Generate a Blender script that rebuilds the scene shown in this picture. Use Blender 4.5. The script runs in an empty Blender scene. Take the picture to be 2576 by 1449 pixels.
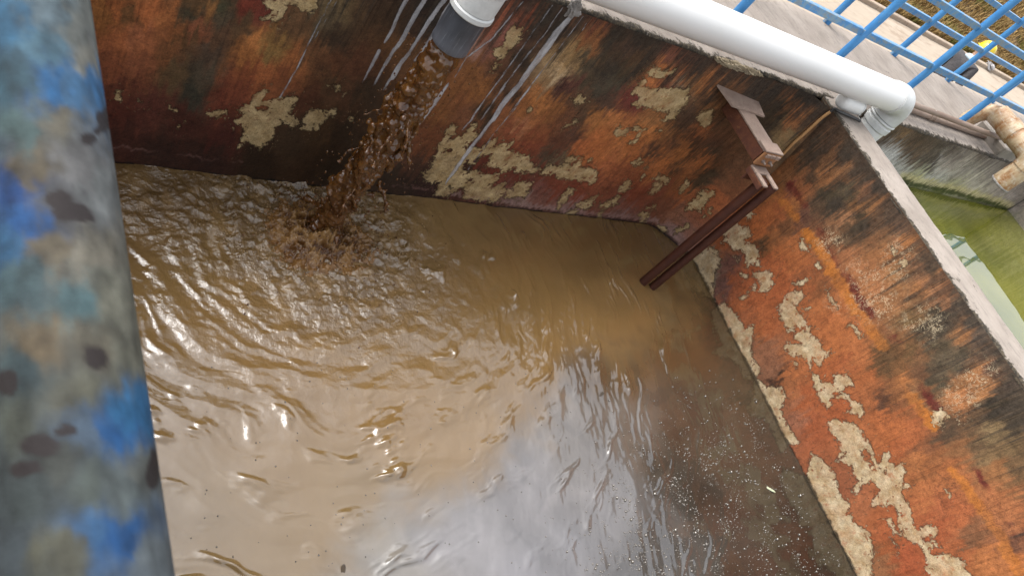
import bpy, math, random
import numpy as np
from mathutils import Matrix, Vector
random.seed(7); rng = np.random.default_rng(11)
S = bpy.context.scene
# ---------------------------------------------------------------- camera, sky, sun, exposure
IW, IH, F = 2576.0, 1449.0, 1850.0          # working pixel grid of the photograph and its focal length
CXP, CYP = IW/2, IH/2
CAM = np.array([0.0, 0.0, 2.8])
_D = np.array([-1518, 1537, F]); _A = np.array([2312, 66, F])
_Z = -_D/np.linalg.norm(_D); _X = _A-_A.dot(_Z)*_Z; _X /= np.linalg.norm(_X); _Y = np.cross(_Z, _X)
RW = np.array([_X, _Y, _Z])                 # camera vector (right, down, forward) -> world
cd = bpy.data.cameras.new("camera"); cam = bpy.data.objects.new("camera", cd); S.collection.objects.link(cam)
r_, d_, f_ = RW[:, 0], RW[:, 1], RW[:, 2]
cam.matrix_world = Matrix(((r_[0], -d_[0], -f_[0], CAM[0]), (r_[1], -d_[1], -f_[1], CAM[1]), (r_[2], -d_[2], -f_[2], CAM[2]), (0, 0, 0, 1)))
cd.sensor_width = 36; cd.lens = 36*F/IW; cd.clip_start = 0.02; cd.clip_end = 2000
cd.dof.use_dof = True; cd.dof.focus_distance = 4.3; cd.dof.aperture_fstop = 19.0
S.camera = cam
SUN_EL, SUN_AZ = math.radians(58), math.radians(-38)   # azimuth measured from +Y towards +X
wd = bpy.data.worlds.new("World"); S.world = wd; wd.use_nodes = True
nt = wd.node_tree; bg = nt.nodes["Background"]
sky = nt.nodes.new("ShaderNodeTexSky"); sky.sky_type = 'NISHITA'; sky.sun_disc = False
sky.sun_elevation = SUN_EL; sky.sun_rotation = SUN_AZ; sky.air_density = 1.0; sky.dust_density = 4.0; sky.ozone_density = 1.0
hs = nt.nodes.new("ShaderNodeHueSaturation"); hs.inputs["Saturation"].default_value = 0.22
nt.links.new(sky.outputs[0], hs.inputs["Color"]); nt.links.new(hs.outputs[0], bg.inputs["Color"])
bg.inputs["Strength"].default_value = 0.15
sl = bpy.data.lights.new("sun", 'SUN'); sl.energy = 0.6; sl.angle = math.radians(40); sl.color = (1.0, .955, .90)
so = bpy.data.objects.new("sun", sl); S.collection.objects.link(so)
sd = Vector((math.sin(SUN_AZ)*math.cos(SUN_EL), math.cos(SUN_AZ)*math.cos(SUN_EL), math.sin(SUN_EL)))
so.rotation_euler = sd.to_track_quat('Z', 'Y').to_euler(); so.location = (0, 0, 30)
S.view_settings.view_transform = 'Standard'; S.view_settings.look = 'None'; S.view_settings.gamma = 1.0
S.view_settings.exposure = 1.6

# ---------------------------------------------------------------- main dimensions (metres)
ZT = 1.442      # top of the tank walls above the brown water
YA = 2.478      # inner face of the long wall
XB = 4.570      # inner face of the partition
XB2 = 4.930     # its far face
XC = 0.10       # inner face of the wall the photographer stands on
YO = 3.60       # outer edge of the long wall's walkway
XE = 9.30       # far wall of the green tank
ZG = 0.91       # green water level
ZR = -0.20      # road level

# ---------------------------------------------------------------- helpers: geometry of the view, noise
def ray(px, py): return RW @ np.array([px-CXP, py-CYP, F])
def on(px, py, ax, val):
    d = ray(px, py); return CAM + (val-CAM[ax])/d[ax]*d
def project(P):
    c = (np.asarray(P, float)-CAM) @ RW
    z = np.where(c[:, 2] > .05, c[:, 2], .05)
    return CXP+F*c[:, 0]/z, CYP+F*c[:, 1]/z
CROPS = dict(a=(250, 0, 2.787), b=(1050, 250, 3.623), c=(1500, 50, 3.623), d=(1500, 400, 3.623), e=(2000, 400, 2.899),
             f=(2100, 800, 2.898), g=(2400, 1100, 2.468), h=(900, 150, 2.416), i=(1150, 0, 4.14), m=(2650, 750, 3.623),
             k=(2400, 280, 2.0133), n=(1800, 200, 2.07), q=(1800, 0, 2.898), p=(2400, 0, 2.898), z=(0, 0, .85867))
def K(c, x, y):
    x0, y0, s = CROPS[c]; return ((x0+x/s)*.85867, (y0+y/s)*.85867)
_perm = rng.permutation(4096); _grad = rng.uniform(0, 2*np.pi, 4096)
_gc, _gs = np.cos(_grad), np.sin(_grad)
def perlin(x, y, seed=0):
    xi = np.floor(x).astype(np.int64); yi = np.floor(y).astype(np.int64); fx = x-xi; fy = y-yi
    def g(ix, iy, dx, dy):
        h = _perm[(_perm[(ix+seed*131) & 4095]+iy) & 4095]; return _gc[h]*dx+_gs[h]*dy
    u = fx*fx*fx*(fx*(fx*6-15)+10); v = fy*fy*fy*(fy*(fy*6-15)+10)
    a = g(xi, yi, fx, fy); b = g(xi+1, yi, fx-1, fy); c = g(xi, yi+1, fx, fy-1); d = g(xi+1, yi+1, fx-1, fy-1)
    return ((a*(1-u)+b*u)*(1-v)+(c*(1-u)+d*u)*v)*1.5
def fbm(x, y, octv=4, seed=0, gain=.5):
    r = 0; a = 1; t = 0
    for o in range(octv):
        r = r+a*perlin(x*2**o+o*17.3, y*2**o-o*9.1, seed+o); t += a; a *= gain
    return r/t
def lin(c):
    c = np.asarray(c, float)/255.0
    return np.where(c <= .04045, c/12.92, ((c+.055)/1.055)**2.4)
def sstep(a, b, x):
    t = np.clip((x-a)/(b-a), 0, 1); return t*t*(3-2*t)
def shepard(px, py, pts, s=11.0, pw=2.1):
    """smooth colour field through stain samples"""
    P = np.array([(K(q[0], q[1], q[2])) for q in pts]); Cc = lin([q[3] for q in pts])
    out = np.zeros((len(px), 3)); 
    for i in range(0, len(px), 20000):
        dx = px[i:i+20000, None]-P[None, :, 0]; dy = py[i:i+20000, None]-P[None, :, 1]
        w = 1.0/(dx*dx+dy*dy+s*s)**pw
        out[i:i+20000] = (w @ Cc)/w.sum(1)[:, None]
    return out
def sdist(px, py, poly):
    """signed distance to a polygon, positive inside"""
    P = np.asarray(poly, float); Q = np.roll(P, -1, 0)
    d = np.full(px.shape, 1e18); ins = np.zeros(px.shape, bool)
    for (ax, ay), (bx, by) in zip(P, Q):
        ex, ey = bx-ax, by-ay; wx, wy = px-ax, py-ay
        t = np.clip((wx*ex+wy*ey)/(ex*ex+ey*ey+1e-12), 0, 1)
        d = np.minimum(d, (wx-t*ex)**2+(wy-t*ey)**2)
        c = ((ay > py) != (by > py))
        with np.errstate(divide='ignore', invalid='ignore'): xx = (bx-ax)*(py-ay)/(by-ay+1e-12)+ax
        ins ^= c & (px < xx)
    d = np.sqrt(d); return np.where(ins, d, -d)
def polyfield(px, py, polys, reach=45):
    f = np.full(px.shape, -float(reach))
    for c, pts in polys:
        pp = np.array([K(c, x, y) for x, y in pts])
        m = (px > pp[:, 0].min()-reach) & (px < pp[:, 0].max()+reach) & (py > pp[:, 1].min()-reach) & (py < pp[:, 1].max()+reach)
        if m.any(): f[m] = np.maximum(f[m], sdist(px[m], py[m], pp))
    return f
def linefield(px, py, lines):
    """drip marks: value = half width minus distance, in photo pixels, and strength"""
    f = np.full(px.shape, -40.0)
    for c, pts, ws in lines:
        pp = np.array([K(c, x, y) for x, y in pts]); s = CROPS[c][2]
        ww = np.interp(np.linspace(0, 1, len(pp)), np.linspace(0, 1, len(ws)), ws)/s*.85867/2
        m = (px > pp[:, 0].min()-40) & (px < pp[:, 0].max()+40) & (py > pp[:, 1].min()-40) & (py < pp[:, 1].max()+40)
        if not m.any(): continue
        x, y = px[m], py[m]; g = f[m]
        for j in range(len(pp)-1):
            ax, ay = pp[j]; ex, ey = pp[j+1]-pp[j]
            t = np.clip(((x-ax)*ex+(y-ay)*ey)/(ex*ex+ey*ey+1e-9), 0, 1)
            g = np.maximum(g, ww[j]*(1-t)+ww[j+1]*t-np.hypot(x-ax-t*ex, y-ay-t*ey))
        f[m] = g
    return f

# ---------------------------------------------------------------- helpers: meshes and objects
COL = S.collection
def setp(o, label=None, cat=None, group=None, kind=None):
    if label: o['label'] = label
    if cat: o['category'] = cat
    if group: o['group'] = group
    if kind: o['kind'] = kind
    return o
def thing(name, loc, label, cat, group=None):
    o = bpy.data.objects.new(name, None); COL.objects.link(o); o.location = loc; o.empty_display_size = .1
    return setp(o, label, cat, group)
def put(name, me, m, parent=None, smooth=False):
    o = bpy.data.objects.new(name, me); COL.objects.link(o)
    if m: me.materials.append(m)
    if smooth: me.polygons.foreach_set("use_smooth", [True]*len(me.polygons))
    if parent is not None:
        o.parent = parent; L = Vector((0, 0, 0)); q = parent
        while q is not None: L += q.location; q = q.parent
        o.matrix_parent_inverse = Matrix.Translation(-L) if parent.type == 'EMPTY' else Matrix.Identity(4)
    return o
class MB:
    def __init__(s): s.v = []; s.f = []
    def add(s, v, f):
        n = len(s.v); s.v += [tuple(map(float, q)) for q in v]; s.f += [tuple(n+i for i in q) for q in f]; return s
    def box(s, a, b, bev=.004):
        """box with chamfered edges"""
        a = np.minimum(a, b).astype(float); b = np.maximum(np.asarray(a), np.asarray(b)).astype(float) if False else np.maximum(a, b).astype(float)
        e = min(bev, .45*min(b-a)); v = []; ids = {}
        for ax in range(3):
            for sx in (0, 1):
                for sy in (0, 1):
                    for sz in (0, 1):
                        k = (sx, sy, sz); p = [(a, b)[k[j]][j] for j in range(3)]
                        for j in range(3):
                            if j != ax: p[j] += e if k[j] == 0 else -e
                        ids[(ax,)+k] = len(v); v.append(p)
        f = []
        for ax in range(3):
            o = [j for j in range(3) if j != ax]
            for sd_ in (0, 1):
                q = []
                for u, w in ((0, 0), (1, 0), (1, 1), (0, 1)):
                    k = [0, 0, 0]; k[ax] = sd_; k[o[0]] = u; k[o[1]] = w; q.append(ids[(ax,)+tuple(k)])
                f.append(q)
        for ax in range(3):
            o = [j for j in range(3) if j != ax]
            for u in (0, 1):
                for w in (0, 1):
                    q = []
                    for o1, t in ((o[0], 0), (o[0], 1), (o[1], 1), (o[1], 0)):
                        k = [0, 0, 0]; k[ax] = t; k[o[0]] = u; k[o[1]] = w; q.append(ids[(o1,)+tuple(k)])
                    f.append(q)
        for sx in (0, 1):
            for sy in (0, 1):
                for sz in (0, 1): f.append([ids[(ax, sx, sy, sz)] for ax in range(3)])
        return s.add(v, f)
    def tube(s, path, rad, n=20, caps=True, squash=None):
        P = np.asarray(path, float); m = len(P); R = np.full(m, rad) if np.isscalar(rad) else np.asarray(rad, float)
        T = np.gradient(P, axis=0); T /= np.linalg.norm(T, axis=1)[:, None]+1e-12
        u = np.cross(T[0], (0, 0, 1)); u = u if np.linalg.norm(u) > .05 else np.cross(T[0], (1, 0, 0)); u /= np.linalg.norm(u)
        v = []; f = []
        for i in range(m):
            u = u-u.dot(T[i])*T[i]; u /= np.linalg.norm(u); w = np.cross(T[i], u)
            for k in range(n):
                a = 2*np.pi*k/n; v.append(P[i]+R[i]*(np.cos(a)*u+np.sin(a)*w))
        for i in range(m-1):
            for k in range(n):
                f.append((i*n+k, i*n+(k+1) % n, (i+1)*n+(k+1) % n, (i+1)*n+k))
        if caps:
            f.append(tuple(range(n-1, -1, -1))); f.append(tuple((m-1)*n+k for k in range(n)))
        return s.add(v, f)
    def ring(s, c, ax, ro, ri, h, n=28):
        """washer / collar around axis ax"""
        c = np.asarray(c, float); ax = np.asarray(ax, float)/np.linalg.norm(ax)
        u = np.cross(ax, (0, 0, 1)); u = u if np.linalg.norm(u) > .05 else np.cross(ax, (1, 0, 0)); u /= np.linalg.norm(u); w = np.cross(ax, u)
        v = []; f = []
        b = min(.006, h*.3, (ro-ri)*.4)
        prof = [(ri, 0), (ro-b, 0), (ro, b), (ro, h-b), (ro-b, h), (ri, h)]
        for r, z in prof:
            for k in range(n):
                a = 2*np.pi*k/n; v.append(c+ax*z+r*(np.cos(a)*u+np.sin(a)*w))
        for i in range(6):
            for k in range(n): f.append((i*n+k, i*n+(k+1) % n, ((i+1) % 6)*n+(k+1) % n, ((i+1) % 6)*n+k))
        return s.add(v, f)
    def mesh(s, name):
        me = bpy.data.meshes.new(name); me.from_pydata(s.v, [], s.f); me.update(); return me
    def build(s, name, m, parent=None, smooth=False):
        me = s.mesh(name); o = put(name, me, m, parent, smooth)
        if smooth:
            me.set_sharp_from_angle(angle=math.radians(38))
        return o
def gridmesh(name, V, nu, nv, flip=False):
    """V: (nu*nv,3), index i*nv+j"""
    me = bpy.data.meshes.new(name); i, j = np.meshgrid(np.arange(nu-1), np.arange(nv-1), indexing='ij')
    a = (i*nv+j).ravel(); q = np.stack([a, a+nv, a+nv+1, a+1], 1)
    if flip: q = q[:, ::-1]
    me.vertices.add(len(V)); me.vertices.foreach_set("co", np.ascontiguousarray(V, dtype=np.float32).ravel())
    me.loops.add(q.size); me.loops.foreach_set("vertex_index", q.ravel().astype(np.int32))
    me.polygons.add(len(q)); me.polygons.foreach_set("loop_start", np.arange(0, q.size, 4, dtype=np.int32))
    me.update(calc_edges=True); me.polygons.foreach_set("use_smooth", [True]*len(q)); return me
def attr(me, name, data):
    data = np.asarray(data, dtype=np.float32)
    if data.shape[1] == 3: data = np.concatenate([data, np.ones((len(data), 1), np.float32)], 1)
    a = me.color_attributes.new(name, 'FLOAT_COLOR', 'POINT'); a.data.foreach_set("color", np.ascontiguousarray(data).ravel())
def arc(p0, corner, p1, n=8):
    """rounded bend from p0 to p1 about corner"""
    p0, c, p1 = map(lambda q: np.asarray(q, float), (p0, corner, p1)); t = np.linspace(0, 1, n)[:, None]
    o = p0+p1-c
    th = t*np.pi/2
    return o+(p0-o)*np.cos(th)+(p1-o)*np.sin(th)

# ---------------------------------------------------------------- helpers: materials
ALB = .78      # overall paint level that goes with the exposure
class NT:
    def __init__(s, name, rough=.6, spec=.5):
        s.m = bpy.data.materials.new(name); s.m.use_nodes = True; s.t = s.m.node_tree; s.b = s.t.nodes["Principled BSDF"]
        s.b.inputs["Roughness"].default_value = rough; s.b.inputs["Specular IOR Level"].default_value = spec
        s.tc = s.t.nodes.new("ShaderNodeTexCoord")
    def set(s, inp, v):
        if hasattr(v, 'is_output'): s.t.links.new(v, inp)
        else:
            if hasattr(v, '__len__') and len(v) == 3 and inp.type == 'RGBA': v = (*v, 1)
            inp.default_value = v
    def node(s, typ, out=0, **kw):
        n = s.t.nodes.new(typ); ins = kw.pop('ins', {})
        for k, v in kw.items(): setattr(n, k, v)
        for k, v in ins.items(): s.set(n.inputs[k], v)
        return n.outputs[out]
    def map(s, scale=(1, 1, 1)): return s.node("ShaderNodeMapping", ins={'Vector': s.tc.outputs['Object'], 'Scale': scale})
    def noise(s, scale, detail=5, rough=.6, vec=None, out=0, dist=0.0):
        return s.node("ShaderNodeTexNoise", out, ins={'Vector': vec or s.tc.outputs['Object'], 'Scale': scale, 'Detail': detail, 'Roughness': rough, 'Distortion': dist})
    def ramp(s, fac, lo, hi, a=0.0, b=1.0):
        return s.node("ShaderNodeMapRange", ins={'Value': fac, 'From Min': lo, 'From Max': hi, 'To Min': a, 'To Max': b}, clamp=True)
    def math(s, op, a, b=0.0, c=0.0): return s.node("ShaderNodeMath", operation=op, ins={0: a, 1: b, 2: c})
    def mix(s, fac, a, b, blend='MIX'):
        n = s.t.nodes.new("ShaderNodeMix"); n.data_type = 'RGBA'; n.blend_type = blend
        s.set(n.inputs[0], fac); s.set(n.inputs[6], a); s.set(n.inputs[7], b); return n.outputs[2]
    def attr(s, name, out=0): return s.node("ShaderNodeAttribute", out, attribute_name=name)
    def sep(s, col):
        n = s.t.nodes.new("ShaderNodeSeparateColor"); s.t.links.new(col, n.inputs[0]); return n.outputs
    def bump(s, h, strength=.4, dist=.01, prev=None):
        n = s.t.nodes.new("ShaderNodeBump"); s.set(n.inputs['Height'], h); n.inputs['Strength'].default_value = strength; n.inputs['Distance'].default_value = dist
        if prev is not None: s.t.links.new(prev, n.inputs['Normal'])
        s.t.links.new(n.outputs[0], s.b.inputs['Normal']); return n.outputs[0]
    def color(s, c): s.set(s.b.inputs['Base Color'], s.mix(1.0, c, (ALB, ALB, ALB), 'MULTIPLY'))
    def rough(s, r): s.set(s.b.inputs['Roughness'], r)
def simple(name, c1, c2, scale=8, rough=.6, bump=.2, bscale=60, spots=None, lo=.35, hi=.68, stretch=(1, 1, 1), spec=.5, spotlo=.6, spotscale=18, bdist=.004):
    t = NT(name, rough, spec); v = t.map(stretch); c = t.mix(t.ramp(t.noise(scale, 6, .62, v), lo, hi), c1, c2)
    c = t.mix(t.ramp(t.noise(scale*7, 4, .6, v), .3, .7, .0, .35), c, tuple(.6*x for x in c1))
    if spots: c = t.mix(t.ramp(t.noise(spotscale, 6, .7, v), spotlo, spotlo+.08), c, spots)
    t.color(c)
    if bump: t.bump(t.noise(bscale, 5, .65, v), bump, bdist)
    return t.m
def L(*rgb): return tuple(float(q) for q in lin(rgb))
# ---------------------------------------------------------------- stain samples on the two rusty walls (place, colour)
STA = [('a',120,150,(130,75,25)),('a',250,100,(150,75,25)),('a',500,120,(160,80,30)),('a',430,270,(150,80,45)),('a',350,120,(95,60,30)),('a',650,150,(140,75,30)),('a',250,350,(140,70,30)),('a',500,380,(135,70,35)),('a',720,300,(130,70,30)),('a',820,330,(80,55,30)),('a',230,550,(115,55,28)),('a',420,550,(120,62,35)),('a',630,480,(105,60,30)),('a',1000,60,(125,78,35)),('a',900,40,(85,60,35)),('a',1100,50,(60,58,40)),('a',850,130,(65,58,42)),('a',1100,150,(72,60,45)),('a',1300,200,(85,62,40)),('a',920,250,(115,60,35)),('a',1100,300,(85,58,40)),('a',1000,420,(75,58,45)),('a',930,600,(72,62,48)),('a',880,780,(52,50,40)),('a',700,650,(82,62,38)),('a',1400,330,(165,95,35)),('a',1330,450,(140,80,30)),('a',1530,380,(120,90,45)),('a',1600,330,(120,85,40)),('a',1480,560,(140,70,28)),('a',1350,600,(120,55,25)),('a',1700,480,(140,75,30)),('a',1250,700,(105,45,25)),('a',1600,650,(115,58,28)),('a',1850,450,(100,62,35)),('a',1950,600,(80,50,30)),('a',2000,700,(70,48,30)),('a',1150,800,(90,35,22)),('a',300,700,(85,38,25)),('a',250,900,(78,30,22)),('a',500,900,(80,35,28)),('a',800,1000,(65,28,22)),('a',1100,1100,(66,25,20)),('a',300,1100,(60,28,22)),('a',600,1230,(50,28,22)),('a',1000,1280,(48,26,20)),('a',1400,1300,(45,30,18)),('a',1700,1150,(58,42,28)),('a',1900,1200,(58,40,25)),('a',2000,1300,(50,32,18)),('a',1350,50,(100,30,20)),('a',1480,100,(100,35,28)),('a',1700,220,(95,65,40)),('a',1950,150,(85,70,50)),('a',2000,50,(100,80,50)),('a',2050,300,(55,40,28)),('a',1750,850,(75,40,25)),
('h',150,150,(90,50,28)),('h',330,120,(80,45,28)),('h',250,300,(80,50,32)),('h',420,300,(58,42,28)),('h',80,650,(70,48,28)),('h',250,600,(50,35,22)),('h',200,800,(45,32,18)),
('i',30,150,(60,42,28)),('i',220,330,(60,42,30)),('i',130,600,(95,60,32)),('i',430,150,(40,32,28)),('i',1450,80,(130,60,35)),('i',1250,300,(130,62,38)),('i',1600,200,(130,55,30)),('i',1780,150,(70,45,30)),('i',1950,250,(55,42,32)),('i',1700,330,(55,40,30)),('i',1050,560,(135,98,84)),('i',1350,350,(135,75,65)),('i',1180,620,(120,70,55)),('i',1100,700,(115,65,35)),('i',950,850,(120,70,30)),('i',1050,1100,(125,72,28)),('i',800,1200,(110,60,28)),('i',1250,800,(90,55,35)),('i',1400,900,(75,48,30)),('i',1600,700,(50,38,28)),('i',1450,1150,(62,42,30)),('i',2000,350,(45,35,28)),('i',2380,250,(110,60,35)),('i',2350,560,(120,70,35)),('i',2250,650,(130,98,58)),('i',2000,850,(155,125,85)),('i',2150,720,(140,108,66)),('i',1850,1000,(135,102,65)),('i',1950,950,(165,140,105)),('i',2050,1100,(70,40,35)),('i',2350,900,(70,58,42)),('i',1900,1300,(130,75,30)),('i',2300,1300,(85,60,40)),('i',1750,1350,(120,70,40)),
('b',850,250,(110,62,25)),('b',1000,100,(118,68,28)),('b',650,550,(100,52,25)),('b',800,550,(95,48,24)),('b',500,800,(72,42,28)),('b',650,900,(62,38,28)),('b',350,950,(48,36,26)),('b',500,1050,(45,30,22)),('b',700,1120,(45,26,22)),('b',1100,350,(105,60,35)),('b',1350,300,(55,40,28)),('b',1550,350,(120,65,32)),('b',1700,250,(130,72,28)),('b',1900,250,(150,85,30)),('b',2050,300,(120,70,30)),('b',1650,450,(115,52,28)),('b',2100,450,(95,52,30)),('b',1950,550,(110,50,25)),('b',1300,830,(95,32,22)),('b',1400,880,(100,35,22)),('b',1700,980,(95,35,24)),('b',2000,980,(95,38,25)),('b',1900,1100,(105,62,55)),('b',1200,860,(60,32,22)),('b',2000,750,(62,55,42)),('b',2100,650,(90,40,25)),('b',1750,650,(110,40,22)),
('c',900,80,(115,58,35)),('c',850,250,(130,75,35)),('c',1100,150,(50,40,28)),('c',1300,250,(45,36,28)),('c',1500,250,(52,42,30)),('c',1250,350,(70,50,38)),('c',1000,330,(58,48,34)),('c',750,500,(70,60,45)),('c',1000,600,(52,45,36)),('c',1100,700,(68,62,48)),('c',900,780,(65,58,46)),('c',1200,600,(65,52,36)),('c',600,720,(80,42,35)),('c',1350,450,(75,52,32)),('c',1700,420,(110,60,45)),('c',1850,380,(105,58,40)),('c',1650,540,(165,90,35)),('c',1800,560,(140,75,35)),('c',1500,720,(165,88,35)),('c',1640,700,(105,55,38)),('c',1200,930,(95,42,35)),('c',1300,900,(105,38,35)),('c',1000,900,(72,52,42)),('c',700,980,(85,58,40)),('c',280,900,(165,95,35)),('c',450,950,(130,75,32)),('c',300,1050,(150,82,35)),('c',100,1150,(150,90,55)),('c',350,1150,(120,62,30)),('c',600,1050,(95,55,35)),('c',750,1050,(70,50,36)),('c',650,1250,(70,46,36)),('c',450,1300,(85,48,32)),('c',200,1280,(130,62,30)),('c',150,1350,(110,45,25)),('c',500,1400,(75,50,38)),('c',900,1100,(150,88,35)),('c',1100,1080,(160,90,38)),('c',950,1250,(160,82,28)),('c',900,1380,(160,78,28)),('c',1150,1350,(170,90,30)),('c',1450,1250,(170,95,35)),('c',1500,1100,(140,88,45)),('c',1650,1250,(130,80,40)),('c',1800,1150,(70,50,36)),('c',1900,1050,(70,52,40)),('c',1700,1320,(75,50,36)),('c',1950,700,(120,75,38)),('c',2050,680,(150,85,35)),('c',1800,750,(125,100,75)),('c',2100,850,(65,46,32)),('c',1950,550,(60,42,30)),('c',2000,420,(80,52,36)),('c',2100,1000,(120,75,40)),('c',2000,1200,(130,70,32)),('c',1950,1300,(65,42,32)),('c',1850,1390,(150,82,30)),('c',2100,1350,(85,55,38)),
('d',250,80,(110,45,25)),('d',120,120,(115,48,26)),('d',600,50,(90,52,36)),('d',350,200,(78,58,44)),('d',500,200,(95,82,60)),('d',700,120,(160,78,28)),('d',900,150,(160,85,30)),('d',1100,150,(155,85,38)),('d',1000,330,(150,75,35)),('d',1300,100,(150,78,28)),('d',1200,350,(125,60,30)),('d',700,560,(110,40,22)),('d',400,480,(105,42,25)),('d',500,550,(108,42,26)),('d',300,580,(105,50,40)),('d',350,650,(110,68,58)),('d',100,690,(125,98,88)),('d',800,550,(118,52,30)),('d',1000,600,(112,52,32)),('d',1300,580,(110,42,22)),('d',1200,740,(115,65,52)),('d',1000,780,(105,58,45)),('d',1480,650,(118,55,35)),('d',1500,500,(115,50,28)),('d',1520,350,(150,80,32)),('d',1600,280,(165,88,30)),('d',1500,170,(75,50,36)),('d',1750,200,(150,85,32)),('d',1800,100,(120,70,32)),('d',1650,100,(110,65,38)),('d',1900,250,(80,55,36)),('d',2000,270,(150,80,30)),('d',1950,100,(62,46,32)),('d',2100,150,(62,52,38)),('d',1850,350,(140,78,34)),('d',1750,330,(72,50,34)),('d',2050,400,(60,48,34)),('d',2000,500,(70,55,38)),('d',1850,620,(140,70,30)),('d',1600,750,(110,62,42)),('d',1750,850,(120,72,50)),('d',1950,850,(125,65,38)),('d',2100,700,(150,72,26)),('d',1850,1000,(125,80,65)),('d',1700,1080,(125,95,88)),('d',1100,850,(115,85,80)),('d',600,790,(125,95,90)),
('n',960,250,(55,45,34)),('n',1050,400,(120,95,60)),('n',900,350,(62,50,36)),('n',1100,250,(140,80,36)),('n',1200,330,(110,70,38)),('n',1080,480,(80,55,34)),('n',950,180,(60,46,34)),('n',1180,150,(56,44,32)),('n',620,300,(80,55,36))]
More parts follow.
